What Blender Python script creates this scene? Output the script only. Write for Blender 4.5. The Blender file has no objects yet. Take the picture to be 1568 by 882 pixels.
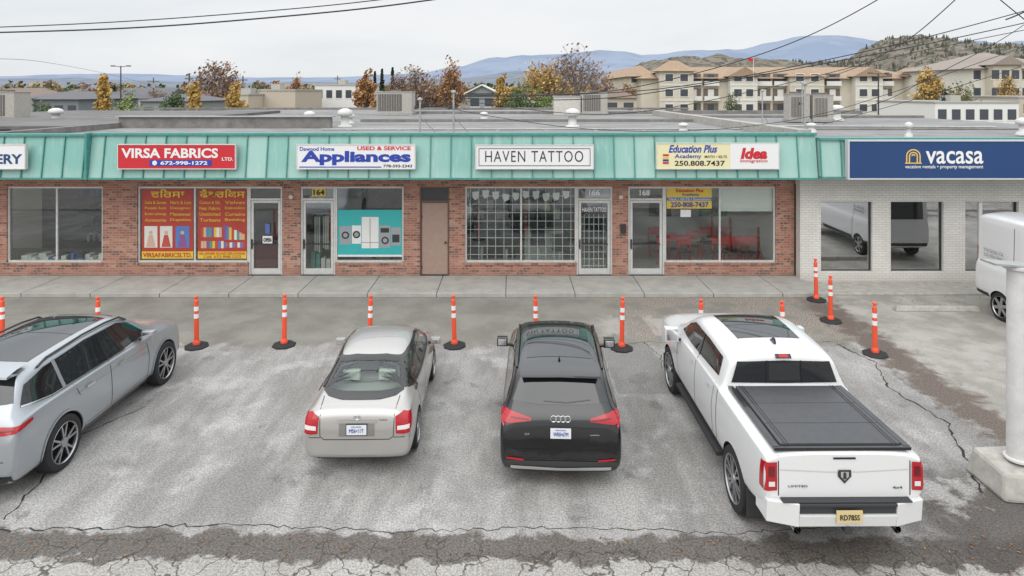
import bpy, bmesh, math, random
from mathutils import Vector, Matrix
from mathutils.bvhtree import BVHTree
random.seed(7)
R=random.random
U=random.uniform
scene=bpy.context.scene
CH=5.9
# ---------------------------------------------------------------- materials
MATS={}
def newmat(name):
    m=bpy.data.materials.new(name); m.use_nodes=True
    nt=m.node_tree; 
    return m,nt,nt.nodes['Principled BSDF']
def mat(name,col,rough=.6,metal=0,coat=0,spec=.5,noise=0,nscale=8,bump=0,emit=0):
    if name in MATS: return MATS[name]
    m,nt,p=newmat(name)
    p.inputs['Base Color'].default_value=(*col,1)
    p.inputs['Roughness'].default_value=rough
    p.inputs['Metallic'].default_value=metal
    p.inputs['Coat Weight'].default_value=coat
    p.inputs['Coat Roughness'].default_value=.04
    p.inputs['Specular IOR Level'].default_value=spec
    if noise>0:
        g=nt.nodes.new('ShaderNodeNewGeometry')
        n=nt.nodes.new('ShaderNodeTexNoise'); n.inputs['Scale'].default_value=nscale; n.inputs['Detail'].default_value=4
        n.inputs['Roughness'].default_value=.65
        nt.links.new(g.outputs['Position'],n.inputs['Vector'])
        r=nt.nodes.new('ShaderNodeMapRange'); r.inputs[1].default_value=.3; r.inputs[2].default_value=.7
        r.inputs[3].default_value=1-noise; r.inputs[4].default_value=1+noise
        nt.links.new(n.outputs['Fac'],r.inputs[0])
        x=nt.nodes.new('ShaderNodeVectorMath'); x.operation='SCALE'
        x.inputs[0].default_value=col
        nt.links.new(r.outputs[0],x.inputs['Scale'])
        nt.links.new(x.outputs[0],p.inputs['Base Color'])
        if bump>0:
            b=nt.nodes.new('ShaderNodeBump'); b.inputs['Strength'].default_value=bump; b.inputs['Distance'].default_value=.02
            nt.links.new(n.outputs['Fac'],b.inputs['Height']); nt.links.new(b.outputs[0],p.inputs['Normal'])
    MATS[name]=m
    return m
class NT:
    def __init__(s,nt): s.nt=nt
    def n(s,t,**k):
        x=s.nt.nodes.new(t)
        for a,b in k.items(): setattr(x,a,b)
        return x
    def l(s,a,b): s.nt.links.new(a,b)
    def noise(s,vec,scale,detail=4,rough=.55,dist=0):
        x=s.n('ShaderNodeTexNoise'); x.inputs['Scale'].default_value=scale; x.inputs['Detail'].default_value=detail
        x.inputs['Roughness'].default_value=rough; x.inputs['Distortion'].default_value=dist
        s.l(vec,x.inputs['Vector']); return x.outputs['Fac']
    def math(s,op,a,b=0.0,c=None,clamp=False):
        x=s.n('ShaderNodeMath',operation=op); x.use_clamp=clamp
        for i,v in enumerate([a,b]+([c] if c is not None else [])):
            if isinstance(v,(int,float)): x.inputs[i].default_value=v
            else: s.l(v,x.inputs[i])
        return x.outputs[0]
    def ss(s,v,a,b,lo=0.,hi=1.):
        x=s.n('ShaderNodeMapRange',interpolation_type='SMOOTHSTEP')
        s.l(v,x.inputs[0]); x.inputs[1].default_value=a; x.inputs[2].default_value=b; x.inputs[3].default_value=lo; x.inputs[4].default_value=hi
        return x.outputs[0]
    def mix(s,f,a,b,mode='MIX'):
        x=s.n('ShaderNodeMix',data_type='RGBA',blend_type=mode)
        if isinstance(f,(int,float)): x.inputs[0].default_value=f
        else: s.l(f,x.inputs[0])
        for i,v in ((6,a),(7,b)):
            if isinstance(v,tuple): x.inputs[i].default_value=(*v,1)
            else: s.l(v,x.inputs[i])
        return x.outputs[2]
    def bump(s,h,strength,dist,p):
        b=s.n('ShaderNodeBump'); b.inputs['Strength'].default_value=strength; b.inputs['Distance'].default_value=dist
        s.l(h,b.inputs['Height']); s.l(b.outputs[0],p.inputs['Normal'])
def glassmat(name,tint,fac=.05,rough=.01):
    m=bpy.data.materials.new(name); m.use_nodes=True; nt=m.node_tree; nt.nodes.remove(nt.nodes['Principled BSDF'])
    t=NT(nt); out=nt.nodes['Material Output']
    tr=t.n('ShaderNodeBsdfTransparent'); tr.inputs[0].default_value=(*tint,1)
    gl=t.n('ShaderNodeBsdfGlossy'); gl.inputs['Roughness'].default_value=rough; gl.inputs[0].default_value=(.95,.97,1,1)
    g=t.n('ShaderNodeNewGeometry'); dt=t.n('ShaderNodeVectorMath',operation='DOT_PRODUCT'); t.l(g.outputs['Incoming'],dt.inputs[0]); t.l(g.outputs['Normal'],dt.inputs[1])
    k=t.math('SUBTRACT',1.0,t.math('ABSOLUTE',dt.outputs['Value'])); k=t.math('POWER',k,4.0)
    f=t.math('ADD',t.math('MULTIPLY',k,.8),.05+fac,clamp=True)
    mx=t.n('ShaderNodeMixShader'); t.l(f,mx.inputs[0]); t.l(tr.outputs[0],mx.inputs[1]); t.l(gl.outputs[0],mx.inputs[2])
    t.l(mx.outputs[0],out.inputs[0]); return m
def brickmat(name,c1,c2,mortar,white=False):
    m,nt,p=newmat(name); t=NT(nt)
    g=t.n('ShaderNodeNewGeometry'); sx=t.n('ShaderNodeSeparateXYZ'); t.l(g.outputs['Position'],sx.inputs[0])
    cb=t.n('ShaderNodeCombineXYZ'); t.l(t.math('ADD',sx.outputs[0],sx.outputs[1]),cb.inputs[0]); t.l(sx.outputs[2],cb.inputs[1])
    b=t.n('ShaderNodeTexBrick'); t.l(cb.outputs[0],b.inputs['Vector'])
    b.inputs['Scale'].default_value=1; b.inputs['Brick Width'].default_value=.215; b.inputs['Row Height'].default_value=.075
    b.inputs['Mortar Size'].default_value=.008; b.inputs['Mortar Smooth'].default_value=.2; b.inputs['Bias'].default_value=-.1
    b.inputs['Color1'].default_value=(*c1,1); b.inputs['Color2'].default_value=(*c2,1); b.inputs['Mortar'].default_value=(*mortar,1)
    n=t.noise(g.outputs['Position'],1.3,4)
    if white: c=b.outputs['Color']
    else:
        sn=t.n('ShaderNodeCombineXYZ'); row=t.math('FLOOR',t.math('DIVIDE',sx.outputs[2],.075))
        off=t.math('MULTIPLY',t.math('MODULO',t.math('ABSOLUTE',row),2.0),.1075)
        col=t.math('FLOOR',t.math('DIVIDE',t.math('SUBTRACT',t.math('ADD',sx.outputs[0],sx.outputs[1]),off),.215))
        t.l(col,sn.inputs[0]); t.l(row,sn.inputs[1]); wn=t.n('ShaderNodeTexWhiteNoise',noise_dimensions='2D'); t.l(sn.outputs[0],wn.inputs['Vector'])
        dark=t.math('MULTIPLY',t.ss(wn.outputs['Value'],.80,.86),t.math('SUBTRACT',1.0,b.outputs['Fac']))
        c=t.mix(t.math('MULTIPLY',dark,.75),b.outputs['Color'],(.09,.065,.06))
        lite=t.math('MULTIPLY',t.ss(wn.outputs['Value'],.2,.1),t.math('SUBTRACT',1.0,b.outputs['Fac']))
        c=t.mix(t.math('MULTIPLY',lite,.6),c,(.50,.31,.23))
    c=t.mix(t.ss(n,.35,.7,0,.3),c,tuple(x*.65 for x in c1))
    if not white:
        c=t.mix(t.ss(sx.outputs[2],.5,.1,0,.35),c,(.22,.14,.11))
    else: c=t.mix(t.ss(sx.outputs[2],.5,0,0,.5),c,(.4,.37,.33))
    t.l(c,p.inputs['Base Color']); p.inputs['Roughness'].default_value=.85
    t.bump(b.outputs['Fac'],-.5,.01,p)
    return m
# ---------------------------------------------------------------- mesh builder
class MB:
    def __init__(s): s.v=[];s.f=[];s.mi=[];s.mats=[];s.M=None
    def mid(s,m):
        if m not in s.mats: s.mats.append(m)
        return s.mats.index(m)
    def av(s,pts):
        i=len(s.v)
        for p in pts:
            p=Vector(p)
            if s.M is not None: p=s.M@p
            s.v.append(tuple(p))
        return i
    def poly(s,pts,m):
        i=s.av(pts); s.f.append(tuple(range(i,i+len(pts)))); s.mi.append(s.mid(m))
    def hexa(s,p,m):
        i=s.av(p); k=s.mid(m)
        for f in ((0,3,2,1),(4,5,6,7),(0,1,5,4),(1,2,6,5),(2,3,7,6),(3,0,4,7)):
            s.f.append(tuple(i+a for a in f)); s.mi.append(k)
    def box(s,x0,x1,y0,y1,z0,z1,m):
        s.hexa([(x0,y0,z0),(x1,y0,z0),(x1,y1,z0),(x0,y1,z0),(x0,y0,z1),(x1,y0,z1),(x1,y1,z1),(x0,y1,z1)],m)
    def cyl(s,p0,p1,r0,r1,m,n=10,cap=True):
        p0=Vector(p0);p1=Vector(p1);d=(p1-p0)
        if d.length<1e-6: return
        d.normalize(); a=d.orthogonal().normalized(); b=d.cross(a)
        k=s.mid(m); i=s.av([p0+(a*math.cos(t)+b*math.sin(t))*r0 for t in [2*math.pi*j/n for j in range(n)]]+
                           [p1+(a*math.cos(t)+b*math.sin(t))*r1 for t in [2*math.pi*j/n for j in range(n)]])
        for j in range(n):
            s.f.append((i+j,i+(j+1)%n,i+n+(j+1)%n,i+n+j)); s.mi.append(k)
        if cap:
            s.f.append(tuple(i+n+j for j in range(n))); s.mi.append(k)
            s.f.append(tuple(i+j for j in reversed(range(n)))); s.mi.append(k)
    def lathe(s,o,axis,prof,m,n=24):
        o=Vector(o);d=Vector(axis).normalized(); a=d.orthogonal().normalized(); b=d.cross(a)
        pts=[]
        for r,h in prof:
            for j in range(n):
                t=2*math.pi*j/n; pts.append(o+d*h+(a*math.cos(t)+b*math.sin(t))*r)
        i=s.av(pts)
        for q in range(len(prof)-1):
            mm=m[q] if isinstance(m,list) else m
            k=s.mid(mm)
            for j in range(n):
                s.f.append((i+q*n+j,i+q*n+(j+1)%n,i+(q+1)*n+(j+1)%n,i+(q+1)*n+j)); s.mi.append(k)
    def grid(s,g,m):
        k=s.mid(m); nr=len(g);nc=len(g[0]); i=s.av([p for r in g for p in r])
        for a in range(nr-1):
            for b in range(nc-1):
                s.f.append((i+a*nc+b,i+a*nc+b+1,i+(a+1)*nc+b+1,i+(a+1)*nc+b)); s.mi.append(k)
    def hip(s,x0,x1,y0,y1,z,h,m,over=.4,gable=False):
        x0-=over;x1+=over;y0-=over;y1+=over
        w=min(x1-x0,y1-y0)/2; e=0 if gable else w
        if x1-x0>=y1-y0: a=(x0+e,(y0+y1)/2,z+h);b=(x1-e,(y0+y1)/2,z+h)
        else: a=((x0+x1)/2,y0+e,z+h);b=((x0+x1)/2,y1-e,z+h)
        c=[(x0,y0,z),(x1,y0,z),(x1,y1,z),(x0,y1,z)]
        if x1-x0>=y1-y0:
            s.poly([c[0],c[1],b,a],m);s.poly([c[2],c[3],a,b],m);s.poly([c[1],c[2],b],m);s.poly([c[3],c[0],a],m)
        else:
            s.poly([c[1],c[2],b,a],m);s.poly([c[3],c[0],a,b],m);s.poly([c[0],c[1],a],m);s.poly([c[2],c[3],b],m)
        s.poly([(x0,y0,z-.02),(x1,y0,z-.02),(x1,y1,z-.02),(x0,y1,z-.02)],m)
    def obj(s,name,parent=None,smooth=False,bevel=0,loc=None):
        me=bpy.data.meshes.new(name); me.from_pydata(s.v,[],s.f)
        for m in s.mats: me.materials.append(m)
        me.polygons.foreach_set('material_index',s.mi)
        if smooth: me.polygons.foreach_set('use_smooth',[True]*len(s.f))
        me.update()
        o=bpy.data.objects.new(name,me); scene.collection.objects.link(o)
        if parent: o.parent=parent
        if bevel>0:
            b=o.modifiers.new('b','BEVEL'); b.width=bevel; b.segments=2; b.limit_method='ANGLE'
        return o
def empty(name,loc=(0,0,0),rot=0):
    e=bpy.data.objects.new(name,None); scene.collection.objects.link(e); e.location=loc; e.rotation_euler=(0,0,rot); e.empty_display_size=.2
    return e
def text(s,x,z,y,w,h,m,parent,name=None,bold=0.,sp=1.,rot=None,ext=.002):
    """text centred on (x,z) facing -Y, fitted to w x h"""
    c=bpy.data.curves.new(name or 'lettering','FONT'); c.body=s; c.align_x='CENTER'; c.align_y='CENTER'; c.offset=bold; c.extrude=ext; c.space_character=sp
    c.resolution_u=3
    o=bpy.data.objects.new(name or 'lettering',c); scene.collection.objects.link(o); c.materials.append(m)
    bpy.context.view_layer.update()
    d=o.dimensions
    bb=[Vector(q) for q in o.bound_box]; cx=sum(q.x for q in bb)/8; cy=sum(q.y for q in bb)/8
    sx=w/max(d.x,.01); sy=h/max(d.y,.01)
    o.scale=(sx,sy,1); o.rotation_euler=rot or (math.pi/2,0,0)
    o.location=(x-cx*sx,y,z-cy*sy)
    if parent: o.parent=parent
    return o
# ---------------------------------------------------------------- palette
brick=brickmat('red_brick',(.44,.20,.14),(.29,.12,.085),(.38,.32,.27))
wbrick=brickmat('white_painted_brick',(.74,.72,.67),(.68,.66,.62),(.52,.5,.47),True)
def tealmat():
    m,nt,p=newmat('teal_metal'); t=NT(nt); g=t.n('ShaderNodeNewGeometry'); sx=t.n('ShaderNodeSeparateXYZ'); t.l(g.outputs['Position'],sx.inputs[0])
    fl=t.math('FLOOR',t.math('DIVIDE',sx.outputs[0],.6)); wn=t.n('ShaderNodeTexWhiteNoise',noise_dimensions='1D'); t.l(fl,wn.inputs['W'])
    c=t.mix(wn.outputs[0],(.20,.42,.37),(.33,.53,.475))
    mp=t.n('ShaderNodeMapping'); mp.inputs['Scale'].default_value=(9,9,.8); t.l(g.outputs['Position'],mp.inputs[0])
    n=t.noise(mp.outputs[0],1,5)
    c=t.mix(t.ss(n,.5,.75,0,.5),c,(.46,.56,.51))
    c=t.mix(t.ss(sx.outputs[2],3.75,3.35,0,.35),c,(.42,.56,.50)); t.l(c,p.inputs['Base Color']); p.inputs['Roughness'].default_value=.5
    return m
teal=tealmat()
teald=mat('teal_trim',(.06,.25,.22),.5,noise=.2)
alu=mat('white_aluminium',(.62,.62,.6),.4,.2,noise=.1)
alud=mat('dark_metal',(.05,.05,.055),.45,.3)
conc=mat('concrete',(.37,.36,.33),.85,noise=.15,nscale=2.5,bump=.2)
concl=mat('concrete_light',(.38,.365,.33),.85,noise=.2,nscale=6,bump=.2)
white=mat('white_paint',(.74,.74,.73),.5,noise=.04)
swhite=mat('sign_white',(.76,.76,.76),.35)
black=mat('black_paint',(.012,.012,.014),.5)
navy=mat('sign_navy',(.012,.05,.16),.4)
blue=mat('sign_blue',(.02,.05,.35),.4)
red=mat('sign_red',(.55,.02,.03),.4)
yellow=mat('sign_yellow',(.72,.53,.08),.45)
cream=mat('sign_cream',(.74,.69,.42),.45)
orange=mat('safety_orange',(.80,.09,.035),.5,noise=.08,nscale=20)
rubber=mat('black_rubber',(.022,.022,.023),.8,noise=.2,nscale=30)
refl=mat('reflective_white',(.8,.8,.8),.3)
brown=mat('door_brown',(.36,.25,.205),.5,noise=.08)
floorm=mat('shop_floor',(.5,.48,.44),.5)
wallm=mat('shop_wall',(.78,.77,.73),.8)
shopglass=glassmat('shop_glass',(.82,.88,.87),.08)
galv=mat('galvanised',(.42,.42,.41),.45,.5,noise=.15)
acm=mat('ac_casing',(.40,.38,.34),.6,noise=.12)
acd=mat('ac_grille',(.13,.12,.11),.7,noise=.3,nscale=12)
# ---------------------------------------------------------------- ground
def groundmat():
    m,nt,p=newmat('asphalt_ground'); t=NT(nt); g=t.n('ShaderNodeNewGeometry'); P=g.outputs['Position']
    sx=t.n('ShaderNodeSeparateXYZ'); t.l(P,sx.inputs[0]); X=sx.outputs[0];Y=sx.outputs[1]
    nb=t.noise(P,.38,4,.6); nm=t.noise(P,1.1,5,.62); nf=t.noise(P,32,2,.7); ng=t.noise(P,80,1,.6)
    nw=t.noise(P,2.4,4,.6,.5)
    mp=t.n('ShaderNodeMapping'); mp.inputs['Scale'].default_value=(1.2,.3,1); mp.inputs['Rotation'].default_value=(0,0,.12); t.l(P,mp.inputs[0]); ns=t.noise(mp.outputs[0],1.,5,.62)
    c=t.mix(t.ss(ns,.38,.60),(.235,.225,.213),(.35,.34,.325))
    c=t.mix(t.ss(nm,.50,.68,0,.7),c,(.44,.43,.42))
    c=t.mix(t.ss(nb,.50,.62,0,.6),c,(.20,.192,.182))
    dn=t.math('MULTIPLY',t.math('SUBTRACT',nw,.5),1.6)
    Yd=t.math('ADD',Y,dn); Xd=t.math('ADD',X,dn)
    # oil spots and a darker repair patch between two bays
    mo=t.n('ShaderNodeMapping'); mo.inputs['Location'].default_value=(31,7,0); mo.inputs['Scale'].default_value=(1,.8,1); t.l(P,mo.inputs[0])
    no=t.noise(mo.outputs[0],1.5,4,.6); c=t.mix(t.ss(no,.60,.70,0,.6),c,(.13,.125,.118))
    dn3=t.math('MULTIPLY',dn,.12); Xs=t.math('ADD',X,dn3); Ys=t.math('ADD',Y,dn3)
    rp=t.math('MULTIPLY',t.math('MULTIPLY',t.ss(Xs,2.05,2.08),t.ss(Xs,3.22,3.19)),t.math('MULTIPLY',t.ss(Ys,12.7,12.74),t.ss(Ys,15.3,15.2)))
    c=t.mix(t.math('MULTIPLY',rp,.6),c,(.20,.195,.185))
    lane=t.mix(t.ss(nm,.3,.7),(.18,.172,.147),(.25,.24,.21))
    lm=t.ss(Yd,15.0,15.3)
    c=t.mix(lm,c,lane)
    gm=t.math('MULTIPLY',t.ss(Xd,2.2,3.2),t.ss(Yd,15.2,15.8)); gm=t.math('MULTIPLY',gm,t.ss(nm,.42,.52))
    c=t.mix(gm,c,t.mix(t.ss(nf,.4,.6),(.12,.095,.078),(.36,.32,.28)))
    wp=t.math('MULTIPLY',t.math('MULTIPLY',t.ss(Xd,2.0,2.6),t.ss(Xd,5.2,4.4)),t.math('MULTIPLY',t.ss(Yd,15.6,15.9),t.ss(Yd,17.3,16.9)))
    c=t.mix(t.math('MULTIPLY',wp,t.ss(ns,.42,.55,0,.7)),c,(.40,.375,.34))
    dr=t.ss(Xd,8.5,8.8)
    c=t.mix(dr,c,t.mix(t.ss(nm,.35,.65),(.26,.247,.22),(.38,.365,.33)))
    dm=t.math('MULTIPLY',t.ss(Xd,7.9,8.3),t.ss(Xd,9.2,8.7)); dm=t.math('MULTIPLY',dm,t.ss(Y,19.2,17.8))
    c=t.mix(dm,c,t.mix(nf,(.075,.058,.048),(.19,.155,.13)))
    yd2=t.math('ADD',Y,t.math('MULTIPLY',t.math('SUBTRACT',nw,.5),.8))
    yd2=t.math('ADD',yd2,t.math('MULTIPLY',X,.012))
    gu=t.math('MULTIPLY',t.ss(yd2,8.14,8.22),t.ss(yd2,8.74,8.62))
    c=t.mix(t.math('MULTIPLY',gu,.92),c,t.mix(nf,(.055,.047,.041),(.15,.132,.115)))
    st=t.math('MULTIPLY',t.ss(Xd,4.8,6.2),t.ss(Y,10.9,9.4)); st=t.math('MULTIPLY',st,t.ss(nm,.42,.50)); 
    c=t.mix(t.math('MULTIPLY',st,.9),c,(.07,.06,.054))
    c=t.mix(t.ss(yd2,8.20,8.12,0,.6),c,(.36,.34,.31))
    vv=t.n('ShaderNodeVectorMath',operation='ADD'); nv=t.n('ShaderNodeTexNoise'); nv.inputs['Scale'].default_value=3; nv.inputs['Detail'].default_value=3; t.l(P,nv.inputs[0])
    sc=t.n('ShaderNodeVectorMath',operation='SCALE'); sc.inputs['Scale'].default_value=.5; t.l(nv.outputs['Color'],sc.inputs[0]); t.l(P,vv.inputs[0]); t.l(sc.outputs[0],vv.inputs[1])
    vo=t.n('ShaderNodeTexVoronoi',feature='DISTANCE_TO_EDGE'); vo.inputs['Scale'].default_value=2.6; t.l(vv.outputs[0],vo.inputs['Vector'])
    cr=t.ss(vo.outputs['Distance'],.04,.012)
    cm=t.math('MULTIPLY',t.ss(yd2,8.75,8.4),t.ss(nm,.36,.50,.25,1))
    cr=t.math('MULTIPLY',cr,cm); c=t.mix(t.math('MULTIPLY',cr,.85),c,(.05,.044,.04))
    sm=t.math('SUBTRACT',1.0,t.math('MULTIPLY',t.math('MAXIMUM',lm,dr),.65))
    ag=t.math('ADD',t.ss(nf,.34,.66,-.30,.22),t.ss(ng,.3,.7,-.25,.25)); ag=t.math('ADD',1.0,t.math('MULTIPLY',ag,sm))
    c2=t.n('ShaderNodeVectorMath',operation='SCALE'); t.l(c,c2.inputs[0]); t.l(ag,c2.inputs['Scale']); c=c2.outputs[0]
    c=t.mix(t.ss(Y,56,75),c,t.mix(t.noise(P,.03,3),(.10,.10,.05),(.22,.19,.13)))
    t.l(c,p.inputs['Base Color']); p.inputs['Roughness'].default_value=.9
    h=t.math('SUBTRACT',t.math('ADD',nf,t.math('MULTIPLY',ng,.5)),cr)
    t.bump(h,.45,.010,p)
    return m
g=MB(); g.poly([(-9000,-200,0),(9000,-200,0),(9000,12000,0),(-9000,12000,0)],groundmat()); g.obj('ground')
# sidewalk
sw=empty('sidewalk'); b=MB()
x=-22.
while x<8.9:
    x1=min(x+1.98,9.0); b.box(x+.008,x1-.008,18.7,20.5,0,.12,conc); x=x1+ .004
b.box(-22,9.0,18.71,20.49,0,.105,mat('joint_dark',(.1,.095,.09),.9))
b.obj('paving',sw,bevel=.012)
b=MB(); b.box(9.02,20,18.9,20.1,0,.05,concl); b.obj('apron',sw,bevel=.01)
def cracks():
    b=MB(); m=mat('crack_dark',(.028,.026,.024),.95)
    def line(pts,w=.02,seg=.1,z=.004):
        P=[]
        for a,c in zip(pts[:-1],pts[1:]):
            a=Vector(a);c=Vector(c);n=max(2,int((c-a).length/seg))
            for i in range(n): P.append(a.lerp(c,i/n)+Vector((U(-.04,.04),U(-.04,.04))))
        P.append(Vector(pts[-1]))
        for p,q in zip(P[:-1],P[1:]):
            d=(q-p).normalized(); nn=Vector((-d.y,d.x))*w*U(.3,1.)
            p2=p-d*.004; q2=q+d*.004
            b.poly([(p2.x+nn.x,p2.y+nn.y,z),(p2.x-nn.x,p2.y-nn.y,z),(q2.x-nn.x,q2.y-nn.y,z),(q2.x+nn.x,q2.y+nn.y,z)],m)
    line([(7.6,15.3),(7.9,14.2),(7.5,13),(7.75,11.6),(7.3,10.5),(6.9,9.6)],.022)
    line([(-6.9,12.2),(-7.4,11.2),(-7.2,10.2),(-7.0,9.0)],.016)
    line([(-4,8.9),(-1.5,8.75),(1,8.85),(3,8.7),(4.2,8.85)],.008)
    line([(-9,8.75),(-6,8.8),(-4,8.9)],.013)
    line([(3.1,15.4),(3.3,14.6),(3.2,13.9)],.01)
    line([(1.9,15.3),(2.6,15.2),(3.2,15.4),(5,15.2),(7.5,15.4)],.01)
    b.obj('pavement_cracks')
cracks()
def leaves():
    b=MB(); ms=[mat('leaf_a',(.27,.10,.03),.7),mat('leaf_b',(.32,.17,.05),.7),mat('leaf_c',(.12,.06,.03),.8)]
    def leaf(x,y,s):
        a=U(0,6.28); M=Matrix.Translation((x,y,.012+s*.12))@Matrix.Rotation(a,4,'Z')@Matrix.Rotation(U(-.35,.35),4,'X')
        pts=[(-s,0,0),(-s*.3,s*.5,0),(s*.5,s*.45,0),(s*1.1,0,.01),(s*.5,-s*.45,0),(-s*.3,-s*.5,0)]
        b.poly([M@Vector(p) for p in pts],random.choice(ms))
    for i in range(190): leaf(U(-8,8),random.gauss(8.42,.13),U(.009,.024))
    for i in range(70): leaf(U(5.4,8.2),U(7.9,9.3),U(.01,.026))
    for i in range(90): leaf(random.gauss(8.6,.5),U(10.5,18.3),U(.012,.025))
    for i in range(80): leaf(U(8.5,13.5),U(17.7,18.8),U(.012,.03))
    b.obj('fallen_leaves')
leaves()
# ---------------------------------------------------------------- strip mall
WY=20.5; S=1000/WY
FX=lambda px:(px-784)/S
FZ=lambda py:CH-(py-140)/S
mall=empty('brick_strip_mall')
zt=FZ(286); zw=FZ(402); z0=.12
ops=[(10,157,'w'),(210,380,'w'),(380,432,'d'),(460,513,'d'),(513,618,'w'),(643,688,'s'),(712,883,'w'),(883,938,'d'),(962,1018,'d'),(1018,1188,'w')]
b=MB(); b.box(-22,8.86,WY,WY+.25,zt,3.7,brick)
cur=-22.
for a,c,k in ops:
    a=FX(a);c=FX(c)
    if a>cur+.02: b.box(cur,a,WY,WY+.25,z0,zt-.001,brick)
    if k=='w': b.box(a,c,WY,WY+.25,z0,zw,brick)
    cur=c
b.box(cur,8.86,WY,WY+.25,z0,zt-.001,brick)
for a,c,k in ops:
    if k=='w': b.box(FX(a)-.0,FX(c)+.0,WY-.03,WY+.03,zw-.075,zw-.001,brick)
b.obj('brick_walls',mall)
b=MB()
def framewin(x0,x1,za,zb,mull):
    f=.055; y0=WY+.05;y1=WY+.12
    b.box(x0,x0+f,y0,y1,za,zb,alu);b.box(x1-f,x1,y0,y1,za,zb,alu)
    b.box(x0+f,x1-f,y0-.03,y1,za,za+f,alu);b.box(x0+f,x1-f,y0,y1,zb-f,zb,alu)
    for m in mull: b.box(m-f/2,m+f/2,y0+.002,y1,za+f,zb-f,alu)
def door(x0,x1):
    f=.06;y0=WY+.04;y1=WY+.14;ztr=FZ(307)
    b.box(x0,x0+f,y0,y1,z0,zt,alu);b.box(x1-f,x1,y0,y1,z0,zt,alu);b.box(x0+f,x1-f,y0,y1,zt-f,zt,alu);b.box(x0+f,x1-f,y0,y1,ztr,ztr+f,alu)
    g=.075; a=x0+f+.012;c=x1-f-.012; y0+=.02; zz=ztr-.012
    b.box(a,a+g,y0,y1-.02,z0+.02,zz,alu);b.box(c-g,c,y0,y1-.02,z0+.02,zz,alu);b.box(a+g,c-g,y0,y1-.02,zz-g,zz,alu);b.box(a+g,c-g,y0,y1-.02,z0+.02,z0+.2,alu)
    b.box(a+g,c-g,y0-.05,y0-.02,1.08,1.12,alud); b.box(a+.01,a+.05,y0-.06,y0-.001,.95,1.25,alud)
    b.box(x0,x1,WY-.02,WY+.2,z0,z0+.018,alud)
gl=MB()
def pane(b,x0,x1,y,za,zb,m): b.poly([(x0,y,za),(x1,y,za),(x1,y,zb),(x0,y,zb)],m)
mulls={10:[85],210:[297],513:[],712:[798],1018:[1103]}
for a,c,k in ops:
    x0=FX(a);x1=FX(c)
    if k=='w': framewin(x0,x1,zw,zt,[FX(m) for m in mulls[a]]); pane(gl,x0+.03,x1-.03,WY+.087,zw+.03,zt-.03,shopglass)
    if k=='d': door(x0,x1); pane(gl,x0+.03,x1-.03,WY+.098,z0+.1,zt-.03,shopglass)
x0=FX(643);x1=FX(688)
fr=mat('frame_brown',(.13,.08,.065),.5)
b.box(x0,x0+.05,WY+.03,WY+.14,z0,zt,fr);b.box(x1-.05,x1,WY+.03,WY+.14,z0,zt,fr);b.box(x0+.05,x1-.05,WY+.03,WY+.14,zt-.05,zt,fr);b.box(x0+.05,x1-.05,WY+.03,WY+.14,FZ(311),FZ(307),fr)
b.box(x0+.05,x1-.05,WY+.06,WY+.12,FZ(307),zt-.05,mat('transom_dark',(.05,.05,.055),.3))
b.box(x0+.055,x1-.055,WY+.06,WY+.11,z0+.02,FZ(311)-.006,brown); b.cyl((x1-.12,WY+.06,1.15),(x1-.12,WY-.0,1.15),.03,.035,alud); 
b.box(x0+.06,x0+.075,WY+.045,WY+.06,z0+.2,z0+.3,alud); b.box(x0+.06,x0+.075,WY+.045,WY+.06,1.9,2.0,alud)
b.box(FX(950),FX(958),WY-.08,WY,FZ(357),FZ(343),alud)
for q in (447,950):
    b.cyl((FX(q),WY,2.62),(FX(q),WY-.12,2.6),.05,.07,alu)
b.obj('frames_and_doors',mall,bevel=.004); gl.obj('shop_windows',mall)
# interior
b=MB(); iy=WY+3.6
b.box(-22,8.8,WY+.25,iy,z0-.05,z0+.01,floorm); b.box(-22,8.8,iy,iy+.1,z0,3.5,wallm); b.box(-22,8.8,WY+.25,iy,3.05,3.1,wallm)
for q in (184,446,631,700,950,1213): b.box(FX(q)-.06,FX(q)+.06,WY+.26,iy-.01,z0,3.04,wallm)
b.obj('interior_shell',mall)
b=MB()
cols=[mat('goods_%d'%i,c,.7) for i,c in enumerate([(.5,.08,.06),(.1,.16,.4),(.6,.45,.2),(.55,.55,.5),(.1,.3,.25),(.25,.1,.25),(.05,.05,.06),(.7,.68,.62)])]
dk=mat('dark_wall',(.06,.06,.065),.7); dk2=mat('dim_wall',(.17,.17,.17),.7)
for i in range(26):
    xx=FX(U(16,150)); ww=U(.08,.22); b.box(xx,xx+ww,WY+.3+R()*.2,WY+.7,zw-.02,zw+.05+R()*.16,random.choice([cols[3],cols[7],cols[6],cols[1]]))
b.box(FX(14),FX(153),WY+.27,WY+1.0,zw-.3,zw-.02,cols[7])
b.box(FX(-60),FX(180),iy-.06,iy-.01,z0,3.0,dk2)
for sh in range(4): 
    b.box(FX(20),FX(150),iy-.5,iy-.1,z0+.3+sh*.55,z0+.34+sh*.55,cols[6])
    for i in range(22):
        xx=U(FX(20),FX(146)); b.box(xx,xx+.12,iy-.45,iy-.15,z0+.34+sh*.55,z0+.5+sh*.55+R()*.2,random.choice([cols[6],cols[1],cols[3],cols[4]]))
for i in range(12): 
    xx=FX(466+i*3.4); b.box(xx,xx+.05,WY+.8,WY+1.2,z0+.5+R()*.3,z0+1.7,random.choice([cols[6],cols[3],cols[7]]))
for i in range(5):
    xx=FX(467+i*8); b.box(xx,xx+.13,WY+.6,WY+.8,z0+.02,z0+.3+R()*.5,random.choice([cols[6],cols[7],cols[3],cols[4]]))
b.cyl((FX(464),WY+1,z0+1.75),(FX(510),WY+1,z0+1.75),.02,.02,alu)
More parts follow.
